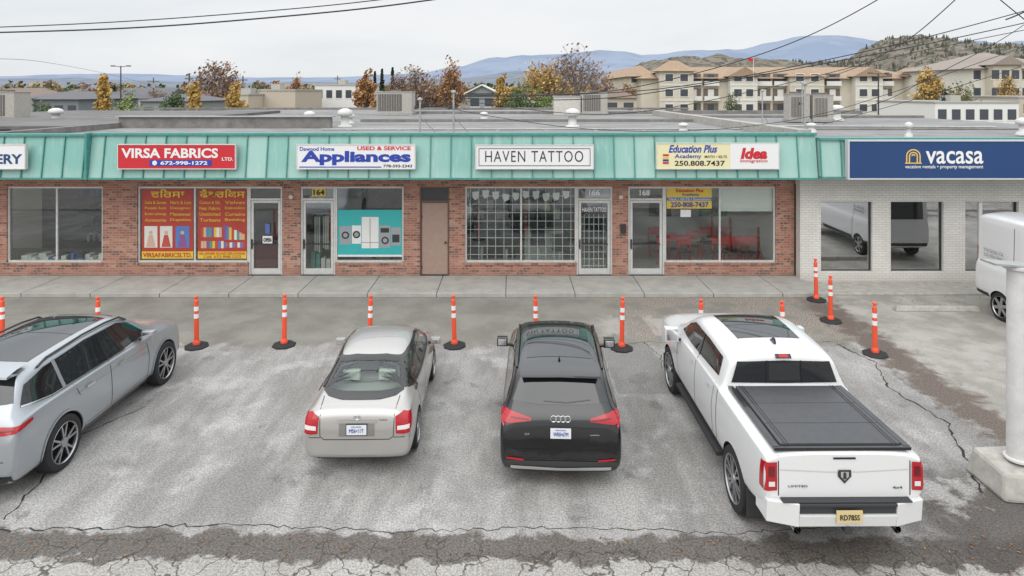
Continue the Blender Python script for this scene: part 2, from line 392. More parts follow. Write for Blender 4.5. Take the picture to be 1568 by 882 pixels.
b.box(FX(400),FX(430),WY+1.2,WY+2,z0,z0+1.0,cols[5]); b.box(FX(385),FX(440),iy-.3,iy-.05,z0+.2,z0+2.2,cols[0])
for i in range(3): b.box(FX(525+i*30),FX(550+i*30),WY+2,WY+2.7,z0,z0+1.6,white)
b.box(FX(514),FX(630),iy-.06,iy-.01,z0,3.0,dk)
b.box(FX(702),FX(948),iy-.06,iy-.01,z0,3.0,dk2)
b.box(FX(725),FX(790),WY+2.2,WY+3,z0,z0+.8,cols[6]); b.box(FX(805),FX(870),WY+1.9,WY+2.6,z0,z0+1.0,cols[3])
for i in range(9): 
    xx=FX(722+i*17); b.box(xx,xx+.24,iy-.1,iy-.061,1.2+.3*(i%2),1.6+.3*(i%2),random.choice([cols[7],cols[6],cols[2],cols[3]]))
for (px,yy,hh) in ((735,1.2,1.1),(775,1.5,.9),(826,1.0,1.2),(862,1.4,.8)):
    b.cyl((FX(px),WY+yy,z0),(FX(px),WY+yy,z0+hh*.6),.05,.05,alu,8); b.box(FX(px)-.25,FX(px)+.25,WY+yy-.2,WY+yy+.2,z0+hh*.6,z0+hh*.72,cols[6]); b.box(FX(px)-.22,FX(px)+.22,WY+yy+.15,WY+yy+.22,z0+hh*.72,z0+hh*1.2,cols[6])
b.obj('shop_goods',mall,bevel=.01)
b=MB(); rm=mat('chair_red',(.5,.03,.03),.5); tb=mat('table_top',(.42,.3,.18),.5)
for i,(px,yy) in enumerate([(1030,.8),(1048,1.2),(1063,.7),(1120,.8),(1134,.75),(1148,.8),(1162,.75),(1174,.8),(1030,2.2),(1120,2.2),(1150,2.3),(1088,1.6)]):
    cx=FX(px);cy=WY+.3+yy
    for ax in (-.2,.2):
        for ay in (-.2,.2): b.cyl((cx+ax,cy+ay,z0),(cx+ax,cy+ay,z0+(.95 if ay>0 else .45)),.018,.018,rm,6)
    b.box(cx-.22,cx+.22,cy-.22,cy+.2,z0+.44,z0+.48,cols[6]); b.box(cx-.22,cx+.22,cy+.19,cy+.22,z0+.7,z0+.95,rm)
b.box(FX(1040),FX(1095),WY+1.6,WY+2.3,z0+.72,z0+.76,tb)
b.box(FX(1110),FX(1180),WY+1.7,WY+2.2,z0+.72,z0+.76,tb)
b.box(FX(952),FX(1210),iy-.04,iy-.01,z0,3.0,mat('mid_wall',(.55,.54,.52),.8))
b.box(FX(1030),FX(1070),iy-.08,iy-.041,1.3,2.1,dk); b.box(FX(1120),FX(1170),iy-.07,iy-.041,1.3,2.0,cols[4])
b.box(FX(1106),FX(1186),WY+.16,WY+.17,FZ(325),zt-.06,mat('blind',(.75,.74,.7),.8))
b.obj('classroom_furniture',mall)
# canopy fascia
zbF=3.37; ztF=4.6
b=MB()
def fascia(x0,x1,yb,yt,zb,ztp):
    b.hexa([(x0,yb,zb),(x1,yb,zb),(x1,yt+.3,zb),(x0,yt+.3,zb),(x0,yt,ztp),(x1,yt,ztp),(x1,yt+.3,ztp),(x0,yt+.3,ztp)],teal)
    n=int((x1-x0)/.6); 
    for i in range(n+1):
        x=math.ceil(x0/.6)*.6+i*.6
        if x>x1-.02: break
        b.hexa([(x-.013,yb-.045,zb),(x+.013,yb-.045,zb),(x+.013,yb-.003,zb),(x-.013,yb-.003,zb),(x-.013,yt-.045,ztp),(x+.013,yt-.045,ztp),(x+.013,yt-.003,ztp),(x-.013,yt-.003,ztp)],teald)
    b.box(x0-.02,x1+.02,yt-.07,yt+.34,ztp+.001,ztp+.07,teald)
    b.box(x0-.01,x1+.01,yb-.06,yb+.2,zb-.05,zb-.001,teald)
fascia(-22,-12.45,19.16,19.32,zbF,ztF-.03); fascia(-12.42,8.96,19.12,19.3,zbF,ztF)
b.box(-12.47,-12.40,19.03,19.3,zbF-.05,ztF+.08,teald)
b.obj('canopy_fascia',mall)
b=MB(); b.box(-22,8.95,19.35,WY+.25,3.32,3.4,mat('soffit',(.55,.53,.48),.8)); b.obj('soffit',mall)
b=MB(); b.cyl((FX(1227),WY-.1,3.3),(FX(1227),WY-.1,2.4),.04,.04,galv); b.obj('downpipe',mall)
def roofm(name,c):
    m,nt,p=newmat(name); t=NT(nt); g=t.n('ShaderNodeNewGeometry'); P=g.outputs['Position']
    mp=t.n('ShaderNodeMapping'); mp.inputs['Scale'].default_value=(.25,.6,1); t.l(P,mp.inputs[0])
    n=t.noise(mp.outputs[0],1,5,.65); n2=t.noise(P,.9,4,.6)
    cc=t.mix(t.ss(n,.35,.65),c,tuple(q*.65 for q in c)); cc=t.mix(t.ss(n2,.52,.68,0,.5),cc,tuple(q*1.35 for q in c))
    t.l(cc,p.inputs['Base Color']); p.inputs['Roughness'].default_value=.8; return m
rf=roofm('roof_membrane',(.25,.245,.24)); rf2=roofm('roof_dark',(.16,.155,.15)); curb=mat('roof_curb',(.2,.19,.18),.8,noise=.3,nscale=2)
b=MB(); b.box(-22,8.95,19.6,52,4.3,4.45,rf)
b.box(-30,-15.6,24,44,4.451,4.62,rf2); b.box(-15.6,-7.2,25.9,26.2,4.452,4.88,curb); b.box(-15.8,-15.5,20,26.2,4.453,4.66,curb)
b.box(-15.7,-7.1,25.8,26.3,4.885,4.92,galv)
b.box(-30,14,51.7,52,4.46,4.62,curb); b.box(-7.2,8.9,31,31.15,4.452,4.58,curb)
b.box(-7,9,42,42.2,4.452,4.62,curb)
b.box(8.6,9.0,19.64,40,4.452,4.75,concl); b.box(-22,22,52,52.3,0,4.3,wallm)
b.obj('flat_roof',mall)
# vacasa unit
vac=empty('white_brick_shop'); VY=20.1; s2=1000/VY
VX=lambda px:(px-784)/s2
VZ=lambda py:CH-(py-140)/s2
b=MB(); zt2=VZ(309); zb2=VZ(416); xs=[(1257,1336),(1364,1445),(1478,1560),(1600,1700)]
cur=8.87; b.box(8.87,24,VY,VY+.3,zt2,3.7,wbrick); b.box(8.87,24,VY,VY+.3,0,zb2,wbrick)
for a,c in xs:
    b.box(cur,VX(a),VY,VY+.3,zb2+.001,zt2-.001,wbrick); cur=VX(c)
b.box(cur,24,VY,VY+.3,zb2+.001,zt2-.001,wbrick)
b.obj('brick_walls',vac)
vglass=glassmat('reflective_shop_glass',(.6,.66,.66),.50)
b=MB()
for a,c in xs: pane(b,VX(a),VX(c),VY+.135,zb2,zt2,vglass)
b.obj('windows',vac)
b=MB()
for a,c in xs:
    x0=VX(a);x1=VX(c); b.box(x0,x0+.035,VY+.1,VY+.17,zb2,zt2,alud);b.box(x1-.035,x1,VY+.1,VY+.17,zb2,zt2,alud);b.box(x0+.035,x1-.035,VY+.1,VY+.17,zb2,zb2+.03,alud);b.box(x0+.035,x1-.035,VY+.1,VY+.17,zt2-.03,zt2,alud)
b.box(VX(1478)+.5,VX(1478)+.6,VY+.1,VY+.17,zb2,zt2,white)
b.obj('window_frames',vac)
b=MB(); b.box(8.9,24,VY+.3,VY+5,-.02,.02,floorm); b.box(8.9,24,VY+4,VY+4.1,0,3.5,mat('grey_wall',(.35,.35,.35),.8)); b.box(8.9,24,VY+.31,VY+4,3.0,3.1,wallm)
for q in (9.8,11.9,14.2): b.box(q,q+1.1,VY+1.8,VY+2.5,.0,.75,tb)
b.obj('interior_shell',vac)
b=MB(); fascia(9.0,24,19.0,19.1,3.42,4.47); b.obj('canopy_fascia',vac)
b=MB(); b.box(9.0,24,19.35,45,4.25,4.36,rf); b.box(9.1,24,38,38.3,4.361,4.5,curb); b.box(9.1,24,44.7,45,4.361,4.6,curb); b.box(10.5,24,26,26.1,4.361,4.42,curb)
b.box(9,24,45,45.3,0,4.3,wallm)
b.obj('flat_roof',vac)
b=MB(); b.box(9.72,24,18.82,18.98,3.4,4.46,navy); 
fr2=mat('sign_frame',(.55,.56,.57),.4); b.box(9.68,24,18.8,18.99,4.461,4.5,fr2); b.box(9.68,9.719,18.8,18.99,3.4,4.46,fr2); b.box(9.68,24,18.8,18.99,3.36,3.399,fr2)
sg=empty('shop_sign'); b.obj('panel',sg)
k=18.8/1000
SX=lambda px:(px-784)*k
SZ=lambda py:CH-(py-140)*k
text('vacasa',SX(1462),SZ(241),18.81,SX(1506)-SX(1418),.37,swhite,sg,bold=.012)
text('vacation rentals • property management',SX(1446),SZ(256),18.81,2.25,.13,swhite,sg,bold=.008)
b=MB(); hx=SX(1399);hz=SZ(239); lg=mat('logo_yellow',(.75,.5,.12),.4)
for t in range(12):
    a0=math.pi*t/12;a1=math.pi*(t+1)/12
    for rr in (.21,.13,.06):
        b.poly([(hx+math.cos(a)*r,18.812,hz+math.sin(a)*r*.95) for a,r in ((a0,rr),(a1,rr),(a1,rr-.035),(a0,rr-.035))],lg)
for q in (-.21,.175,-.13,.095): b.box(hx+q,hx+q+.035,18.81,18.816,hz-.19,hz,lg)
b.box(hx-.24,hx+.24,18.81,18.816,hz-.22,hz-.19,lg)
b.obj('logo',sg)
k=19.0/1000
def signboard(px0,px1,py0,py1,m,frame=None):
    e=empty('shop_sign'); b=MB(); x0,x1,za,zb=SX(px0),SX(px1),SZ(py1),SZ(py0)
    b.box(x0,x1,19.0,19.1,za,zb,m)
    f=frame or alu; q=.025
    b.box(x0-q,x0,18.985,19.1,za-q,zb+q,f);b.box(x1,x1+q,18.985,19.1,za-q,zb+q,f);b.box(x0,x1,18.985,19.1,zb,zb+q,f);b.box(x0,x1,18.985,19.1,za-q,za,f)
    b.obj('panel',e); return e
TY=18.996
def stext(e,s,pxa,pxb,pya,pyb,m,bold=.0,**kw): return text(s,(SX(pxa)+SX(pxb))/2,(SZ(pya)+SZ(pyb))/2,TY,SX(pxb)-SX(pxa),SZ(pya)-SZ(pyb),m,e,bold=bold,**kw)
e=signboard(-60,38,222,258,swhite); stext(e,'BAKERY',-50,34,236,251,navy,.03)
e=signboard(181,360,222,258,red); stext(e,'VIRSA FABRICS',186,334,227,242,swhite,.03); stext(e,'LTD.',340,357,241,246,swhite,.02)
b=MB(); b.box(SX(229),SX(324),18.99,18.999,SZ(254),SZ(245),blue); b.obj('strip',e); text('672-998-1272',SX(282),SZ(249.5),18.987,SX(318)-SX(246),.11,swhite,e,bold=.03)
b=MB(); b.lathe((SX(237),18.988,SZ(249.5)),(0,-1,0),[(.001,0),(.07,0),(.07,-.01)],swhite,16); b.obj('phone_icon',e)
e=signboard(455,635,222,258,swhite); stext(e,'Dawood Home',459,512,225,231,blue,.02); stext(e,'USED & SERVICE',547,629,224,230,red,.03)
stext(e,'Appliances',461,629,231,253,blue,.045); stext(e,'778-593-2343',587,631,252,256.5,black,.02)
b=MB(); b.box(SX(458),SX(584),18.99,18.999,SZ(256.5),SZ(255),blue); b.obj('underline',e)
e=signboard(729,908,223,258,swhite); stext(e,'HAVEN TATTOO',743,893,231,248,black,-.004,sp=1.15)
b=MB(); 
for (p,q,r_,s_) in ((733,904,227,227.8),(733,904,253.2,254)): b.box(SX(p),SX(q),18.99,18.999,SZ(s_),SZ(r_),black)
for p in (733,903.2): b.box(SX(p),SX(p+.8),18.99,18.999,SZ(253.2),SZ(227.8),black)
b.obj('border',e)
e=signboard(1006,1192,220,258,cream); b=MB(); b.box(SX(1118),SX(1192),18.99,18.999,SZ(258),SZ(220),swhite)
for i,m in enumerate((red,blue,yellow,red)): b.box(SX(1015),SX(1024),18.99,18.999,SZ(251-i*4),SZ(248-i*4),m)
b.obj('sign_halves',e)
stext(e,'Education Plus',1024,1097,222,234,blue,.03).data.shear=.3; stext(e,'Academy',1033,1074,236,244,blue,.02); stext(e,'MATH • IELTS',1079,1113,238,242,black,.01); stext(e,'250.808.7437',1033,1110,246,254,black,.02)
t_=text('Idea',SX(1154),SZ(235),18.985,SX(1174)-SX(1134),.33,red,e,bold=.05); t_.data.shear=.2; text('immigration',SX(1154),SZ(247),18.985,SX(1175)-SX(1133),.11,red,e,bold=.01)
def PB(b,px0,px1,py0,py1,m,y=WY+.080): b.box(FX(px0),FX(px1),y,y+.003,FZ(py1),FZ(py0),m)
def ptext(e,s,px0,px1,py0,py1,m,bold=.01,y=WY+.07,**kw): return text(s,(FX(px0)+FX(px1))/2,(FZ(py0)+FZ(py1))/2,y,FX(px1)-FX(px0),FZ(py0)-FZ(py1),m,e,bold=bold,ext=.0015,**kw)
pr=mat('poster_red',(.42,.05,.035),.45,noise=.1,nscale=3); py=mat('poster_yellow',(.75,.5,.05),.45); pk=mat('poster_skin',(.6,.4,.3),.6); bl2=mat('poster_blue',(.1,.2,.5),.5); tl=mat('poster_teal',(.04,.42,.42),.45)
e=empty('window_poster'); b=MB()
for a,c in ((215,294),(301,376)):
    PB(b,a,c,290,397,pr); PB(b,a,c,386,397,py,WY+.076)
for a,c,ms in ((219,239,(cols[7],pk)),(243,262,(cols[2],cols[0])),(267,288,(bl2,cols[5]))):
    PB(b,a,c,347,380,cols[7] if ms[0]!=bl2 else bl2,WY+.075)
    cx=FX((a+c)/2); zb_=FZ(379)
    b.poly([(cx-.15,WY+.073,zb_),(cx+.15,WY+.073,zb_),(cx+.06,WY+.073,zb_+.38),(cx-.06,WY+.073,zb_+.38)],ms[1]); b.lathe((cx,WY+.073,zb_+.45),(0,-1,0),[(.001,0),(.06,0)],pk,12)
for i in range(8):
    PB(b,306+i*4,310+i*4,349,364,[cols[0],cols[2],bl2,cols[4],cols[5],py,cols[7],pk][i],WY+.075); PB(b,341+i*4,345+i*4,345+i*2,368,[cols[5],bl2,py,cols[0],cols[7],cols[4],pk,cols[2]][i],WY+.075)
    PB(b,306+i*4.4,310+i*4.4,370,381,[cols[7],bl2,cols[0],py,cols[4],cols[5],pk,cols[2]][7-i],WY+.075); PB(b,342+i*4,346+i*4,372,380,[bl2,cols[0],cols[7]][i%3],WY+.075)
b.obj('sheets',e)
ptext(e,'ਵਿਰਸਾ',229,281,290,303,py,.02); ptext(e,'ਫੈਬਰਿਕਸ',304,374,290,303,py,.02)
for i in range(4):
    ptext(e,['Suits & Sarees','Punjabi Suits','Bridal Lehenga','Accessories'][i],220,253,308+i*9,313+i*9,py,.01); ptext(e,['Fabric & Lace','Designer','Menswear','Dupattas'][i],259,291,308+i*9,313+i*9,py,.01)
    ptext(e,['Cotton & Silk','Net Fabric','Unstitched','Turbans'][i],304,336,308+i*9,313+i*9,py,.01); ptext(e,['Velvet','Embroidery','Curtains','Bedding'][i],343,374,308+i*9,313+i*9,py,.01)
ptext(e,'VIRSAFABRICSLTD.',217,292,388,395,pr,.02); ptext(e,'162 ASHER ROAD KELOWNA',303,374,387,391,pr,.01); ptext(e,'Cell: 672-998-1272',310,368,392,396,pr,.01)
e=empty('window_poster'); b=MB(); PB(b,516,615,322,394,tl); st=mat('poster_steel',(.38,.4,.42),.35,.3); pd=mat('poster_dark',(.04,.045,.05),.3)
for (a,c,r,s_,m) in ((519,537,347,375,st),(538,552,346,374,white),(553,579,333,381,white),(580,597,346,380,st),(598,613,349,377,st)): PB(b,a,c,r,s_,m,WY+.076)
for px,pyy in ((528,361),(545,360),(589,369)): b.lathe((FX(px),WY+.074,FZ(pyy)),(0,-1,0),[(.001,0),(.12,0)],pd,16); b.lathe((FX(px),WY+.072,FZ(pyy)),(0,-1,0),[(.001,0),(.07,0)],st,16)
PB(b,565.5,566.2,335,380,pd,WY+.074); PB(b,582,595,350,357,pd,WY+.074); PB(b,600,611,360,372,pd,WY+.074); PB(b,553,579,372,372.6,pd,WY+.074)
PB(b,516,615,391,394,white,WY+.074); b.obj('sheet',e)
e=empty('door_number'); b=MB(); PB(b,477,498,289,301,yellow,WY+.07); b.obj('plate',e); ptext(e,'164',479,496,290.5,299.5,black,.03,WY+.06)
e=empty('door_number'); ptext(e,'166',902,919,291,300,swhite,.03,WY+.08)
e=empty('door_number'); ptext(e,'168',980,996,291,300,swhite,.03,WY+.08)
e=empty('open_sign'); b=MB(); PB(b,401,416,362,375,swhite,WY+.06); PB(b,405,412,343,358,cols[1],WY+.06); b.obj('card',e); ptext(e,'OPEN',402.5,414.5,365,371,black,.03,WY+.05)
e=empty('door_blind'); b=MB(); mar=mat('maroon',(.09,.02,.025),.5); 
b.box(FX(387),FX(426),WY+.14,WY+.15,FZ(412),FZ(372),mar); b.obj('sheet',e)
e=empty('tutoring_poster'); b=MB(); PB(b,1022,1091,288,303,yellow); PB(b,1022,1091,303,308,bl2); PB(b,1022,1091,308,320,yellow); PB(b,1043,1059,322,333,swhite); PB(b,1040,1041,320,322,black); b.obj('sheet',e)
ptext(e,'Education Plus',1036,1078,289.5,295,red,.02); ptext(e,'Academy',1045,1072,296.5,301.5,blue,.02); ptext(e,'Math • IELTS • Economics',1025,1089,304,307,swhite,.01); ptext(e,'250-808-7437',1028,1086,310,318,blue,.02)
e=empty('door_lettering'); ptext(e,'HAVEN TATTOO',892,929,318,325,swhite,.01,WY+.06)
e=empty('window_grille'); b=MB(); x0=FX(715);x1=FX(880)
xx=x0+.1
while xx<x1: b.box(xx-.008,xx+.008,WY+.2,WY+.212,zw+.05,zt-.05,white); xx+=.265
zz=zw+.2
while zz<zt-.1: b.box(x0,x1,WY+.213,WY+.222,zz-.008,zz+.008,white); zz+=.265
x0=FX(892);x1=FX(929)
for i in range(5): q=x0+(x1-x0)*(i+.5)/5; b.box(q-.008,q+.008,WY+.2,WY+.212,z0+.2,FZ(330),white)
for i in range(8): 
    q=z0+.25+i*.22; b.box(x0,x1,WY+.213,WY+.222,q-.008,q+.008,white)
b.obj('bars',e)
e=empty('bunting'); b=MB()
for i in range(10):
    c=FX(728+i*15.5); sag=.05*math.sin(i*1.5); q=.11; z=FZ(293)+sag-.04; M=U(-.3,.3); yy=WY+.12
    b.poly([(c-q,yy,z),(c+q,yy,z+M*.1),(c+q*.8,yy,z-.2),(c-q*.3,yy,z-.26),(c-q*.9,yy,z-.16)],white)
b.obj('flags',e)
# ---------------------------------------------------------------- rooftop equipment
def ac(x0,x1,y0,z0,z1,split=None):
    e=empty('rooftop_ac_unit'); b=MB(); d=(x1-x0)*.7
    b.box(x0,x1,y0,y0+d,z0+.15,z1,acm); b.box(x0-.05,x1+.05,y0-.05,y0+d+.05,z0,z0+.149,galv)
    b.box(x0+.08,x0+(x1-x0)*.72,y0-.012,y0-.001,z0+.25,z1-.12,acd)
    for i in range(9):
        q=x0+.08+(x1-x0)*.64*(i+.5)/9; b.box(q-.012,q+.012,y0-.03,y0-.013,z0+.25,z1-.12,acm)
    b.box(x0-.03,x1+.03,y0-.03,y0+d+.03,z1,z1+.04,acm)
    b.lathe(((x0+x1)/2,y0+d/2,z1+.04),(0,0,1),[(.35,0),(.35,.08),(.3,.1),(.05,.06)],acd,16)
    if split: b.box(x0-split,x0-.06,y0+.3,y0+d,z0,z1-.25,mat('ac_light',(.55,.53,.48),.6,noise=.1)); b.box(x0-split-.05,x0-.061,y0+.25,y0+d,z1-.249,z1-.2,galv)
    b.obj('casing',e,bevel=.01)
ac(-8.3,-6.15,40,4.45,5.86); ac(4.3,5.85,40,4.45,5.82,1.7); ac(-26,-24.4,32,4.45,5.85)
ac(13.6,14.6,32,4.4,5.75); ac(14.75,15.75,32,4.4,5.7)
def vent(x,y,h,r=.16):
    e=empty('roof_vent'); b=MB(); b.lathe((x,y,4.4),(0,0,1),[(r*1.8,0),(r*1.6,.1),(r,.12),(r,h*.6),(r*1.7,h*.62),(r*1.9,h*.75),(r*1.6,h*.9),(r*.6,h),(.001,h)],mat('vent_white',(.6,.6,.58),.5,noise=.1),16); b.obj('cowl',e,smooth=True)
vent(-6.9,27,.8,.17); vent(2.5,27,.8,.17); vent(-22.,31.5,.7,.18); vent(-9.3,30,.6,.14); vent(-7.4,29.8,.5,.12); vent(11.0,24,.35,.1); vent(13.0,21.4,.5,.07); vent(6.3,24,.35,.1); vent(16.9,34,.8,.2); vent(17.6,22.5,.6,.12); vent(-1.5,35,.4,.12)
def mast(x,y,z0_,z1,br=True):
    e=empty('service_mast'); b=MB(); b.cyl((x,y,z0_),(x,y,z1),.035,.03,galv,8); b.lathe((x,y,z1-.02),(0,0,1),[(.035,0),(.09,.04),(.08,.1),(.001,.12)],galv,10)
    if br: b.cyl((x-.15,y,z0_+.9),(x+.15,y,z0_+.9),.02,.02,alud,6); b.cyl((x,y,z0_+.6),(x+.5,y+.6,z0_),.015,.015,galv,6); b.lathe((x-.15,y,z0_+.85),(0,0,1),[(.03,0),(.06,.03),(.03,.08),(.06,.1),(.001,.14)],alud,8)
    b.obj('pipe',e)
mast(-1.95,21.8,4.45,5.85); mast(-3.1,22,4.45,5.6); mast(14.0,31.5,4.4,6.3); mast(9.15,20.4,4.5,6.1,False); mast(11.5,30,4.4,5.9)
e=empty('conduit_run'); b=MB(); b.cyl((-7,24,4.5),(8.8,24.5,4.5),.03,.03,galv,6); b.cyl((-21,23,4.5),(-16,25,4.5),.04,.04,alud,6); b.cyl((9.8,28,4.42),(20,27,4.42),.04,.04,galv,6)
for i in range(9): b.box(-6+i*1.8,-5.85+i*1.8,23.9,24.7,4.451,4.47,galv)
b.obj('pipes',e)
# ---------------------------------------------------------------- delineators
def delineator(x,y):
    e=empty('traffic_delineator_post',(x,y,0),U(-.1,.1)); b=MB()
    b.lathe((0,0,0),(0,0,1),[(.27,0),(.27,.025),(.24,.045),(.12,.055),(.10,.07),(.001,.07)],rubber,8)
    b.lathe((0,0,.05),(0,0,1),[(.085,0),(.08,.06),(.055,.12),(.052,.62),(.053,.621),(.053,.72),(.052,.721),(.05,.79),(.051,.791),(.051,.89),(.05,.891),(.047,1.02),(.025,1.05),(.025,1.07),(.045,1.09),(.045,1.12),(.001,1.13)],
        [orange,orange,orange,orange,refl,refl,orange,orange,refl,refl,orange,orange,orange,orange,orange,orange],18)
    b.obj('post',e,smooth=False); e.rotation_euler=(U(-.02,.02),U(-.03,.03),R())
for px,py_ in ((3,533),(151,533),(301,531),(435,529),(566,530),(696,530),(821,531),(952,534),(1073,537),(1200,541),(1340,543),(1272,492),(1250,460)):
    s_=(py_-140)/CH; delineator((px-784)/s_,1000/s_)
e=empty('parking_block'); b=MB(); b.hexa([(10.3,17.5,0),(12.55,17.45,0),(12.55,17.65,0),(10.3,17.7,0),(10.35,17.54,.13),(12.5,17.49,.13),(12.5,17.6,.13),(10.35,17.65,.13)],concl); b.obj('block',e,bevel=.02)
e=empty('white_post'); b=MB()
pw=mat('pole_white',(.58,.57,.56),.5,noise=.1,nscale=5)
b.lathe((7.56,9.75,.42),(0,0,1),[(.19,0),(.19,.03),(.15,.04),(.145,2.83),(.2,2.84),(.2,2.88),(.001,2.9)],pw,28)
b.hexa([(7.1,9.6,3.34),(8.6,9.6,3.2),(8.6,9.9,3.2),(7.1,9.9,3.34),(7.1,9.6,3.37),(8.6,9.6,3.23),(8.6,9.9,3.23),(7.1,9.9,3.37)],galv)
b.obj('shaft',e,smooth=False)
b=MB(); b.hexa([(7.05,9.35,0),(9,9.1,0),(9,10.3,0),(7.05,10.2,0),(7.14,9.45,.36),(8.9,9.2,.42),(8.9,10.2,.42),(7.12,10.1,.42)],concl); b.obj('concrete_footing',e,bevel=.05)
# ---------------------------------------------------------------- cars
glassd=mat('tinted_glass',(.010,.012,.014),.03,0,coat=.3,spec=.8)
carglass=glassmat('car_glass',(.66,.74,.71),.03)
chrome=mat('chrome',(.75,.75,.76),.12,1)
silv=mat('wheel_silver',(.42,.42,.43),.3,.8)
blk=mat('gloss_black_trim',(.012,.012,.013),.25,coat=.5)
plas=mat('grey_plastic',(.035,.036,.038),.6)
seam=mat('panel_gap',(.01,.01,.01),.8)
redl=mat('tail_red',(.40,.008,.015),.12,coat=.5)
redd=mat('tail_red_dark',(.14,.005,.01),.1,coat=.5)
whl=mat('lamp_white',(.7,.68,.66),.15,coat=1)
tyre=mat('tyre',(.02,.02,.021),.85,noise=.2,nscale=25)
plate=mat('licence_plate',(.70,.72,.74),.4)
platey=mat('licence_plate_gold',(.62,.5,.25),.4)
well=mat('wheel_well',(.006,.006,.006),.95)
def paint(name,c,metal,rough=.3):
    return mat(name,c,rough,metal,coat=1)
class Car:
    def __init__(s,name,stations,paintm,loc,rot,creases={},stcrease={},arches=(),ar=.38,windows=[],sub=3):
        s.e=empty(name,loc,rot); s.paint=paintm; s.parts={}
        n=11
        def sec(st):
            y,w,zb,zs,zr=st[:5]; wr=st[5] if len(st)>5 else None; h=zs-zb; d=zr-zs
            p=[(0,zb),(w*.82,zb),(w*.97,zb+.06),(w,zb+.36*h),(w*.993,zb+.80*h),(w*.96,zs)]
            if wr is None: p+=[(w*.905,zs+.35*d),(w*.80,zs+.72*d),(w*.62,zs+.92*d),(w*.33,zr),(0,zr)]
            else: p+=[(w*.92,zs+.03),(wr+.045,zr-.13),(wr-.03,zr-.035),(wr*.5,zr),(0,zr+.008)]
            return [(a,y,b) for a,b in p]
        bm=bmesh.new(); RR=[];LL=[]
        for st in stations:
            p=sec(st); r=[bm.verts.new(q) for q in p]; l=[r[0]]+[bm.verts.new((-q[0],q[1],q[2])) for q in p[1:-1]]+[r[-1]]
            RR.append(r);LL.append(l)
        for i in range(len(stations)-1):
            for j in range(n-1):
                bm.faces.new((RR[i][j],RR[i+1][j],RR[i+1][j+1],RR[i][j+1]))
                bm.faces.new((LL[i][j],LL[i][j+1],LL[i+1][j+1],LL[i+1][j]))
        for i in (0,-1):
            r=RR[i];l=LL[i]
            bm.faces.new((r[0],r[1],l[1])); bm.faces.new((r[9],r[10],l[9]))
            for j in range(1,9): bm.faces.new((r[j],r[j+1],l[j+1],l[j]))
        bmesh.ops.recalc_face_normals(bm,faces=bm.faces)
        cl=bm.edges.layers.float.new('crease_edge')
        for a in (RR,LL):
            for j,c in creases.items():
                for i in range(len(stations)-1):
                    ed=bm.edges.get((a[i][j],a[i+1][j])); 
                    if ed: ed[cl]=c
            for i,c in stcrease.items():
                for j in range(n-1):
                    ed=bm.edges.get((a[i][j],a[i][j+1]))
                    if ed: ed[cl]=c
        me=bpy.data.meshes.new('body'); bm.to_mesh(me); bm.free()
        me.materials.append(paintm); me.materials.append(well)
        o=bpy.data.objects.new('body',me); scene.collection.objects.link(o)
        m=o.modifiers.new('s','SUBSURF'); m.levels=sub; m.render_levels=sub
        dg=bpy.context.evaluated_depsgraph_get(); me2=bpy.data.meshes.new_from_object(o.evaluated_get(dg))
        o.modifiers.clear(); o.data=me2
        s.bvh=BVHTree.FromPolygons([v.co for v in me2.vertices],[p.vertices[:] for p in me2.polygons])
        W=max(st[1] for st in stations)
        if arches:
            c=MB()
            for y in arches:
                for sg_ in (-1,1): c.cyl((sg_*(W-.33),y,ar-.01),(sg_*(W+.2),y,ar-.01),ar+.045,ar+.045,well,40)
            co=c.obj('cut'); 
            co.data.materials.clear(); co.data.materials.append(paintm); co.data.materials.append(well)
            for p in co.data.polygons: p.material_index=1
            bo=o.modifiers.new('b','BOOLEAN'); bo.object=co; bo.operation='DIFFERENCE'; bo.solver='EXACT'
            dg=bpy.context.evaluated_depsgraph_get(); me3=bpy.data.meshes.new_from_object(o.evaluated_get(dg)); o.modifiers.clear()
            if len(me3.polygons)>100: o.data=me3
            bpy.data.objects.remove(co)
        if windows:
            bm=bmesh.new(); bm.from_mesh(o.data); kill=[]
            for fc in bm.faces:
                c=fc.calc_center_median()
                for ax,poly in windows:
                    if ax=='side': u,vv=c.y,c.z; ok=abs(c.x)>.45
                    elif ax=='rear': u,vv=c.x,c.z; ok=c.y<1.4 and fc.normal.z>.2
                    elif ax=='front': u,vv=c.x,c.z; ok=c.y>2.3 and c.y<3.6
                    if ok and inpoly(u,vv,poly): kill.append(fc); break
            bmesh.ops.delete(bm,geom=kill,context='FACES'); bm.to_mesh(o.data); bm.free()
        o.data.polygons.foreach_set('use_smooth',[True]*len(o.data.polygons)); o.parent=s.e; s.body=o
        try:
            o.data.set_sharp_from_angle(angle=math.radians(50))
        except Exception as ex: print(ex)
    def mb(s,n):
        if n not in s.parts: s.parts[n]=MB()
        return s.parts[n]
    def hit(s,ax,a,b,off=0):
        if ax=='rear': o=Vector((a,-2,b));d=Vector((0,1,0));g=Vector((a,-.1,b))
        elif ax=='front': o=Vector((a,9,b));d=Vector((0,-1,0));g=Vector((a,4.6,b))
        elif ax=='R': o=Vector((3,a,b));d=Vector((-1,0,0));g=Vector((1.3,a,b))
        elif ax=='L': o=Vector((-3,a,b));d=Vector((1,0,0));g=Vector((-1.3,a,b))
        else: o=Vector((a,b,4));d=Vector((0,0,-1));g=Vector((a,b,1.4))
        h,nn,_,_=s.bvh.ray_cast(o,d)
        if h is None:
            h,nn,_,_=s.bvh.find_nearest(g)
        if nn.dot(d)>0: nn=-nn
        return h+nn*off
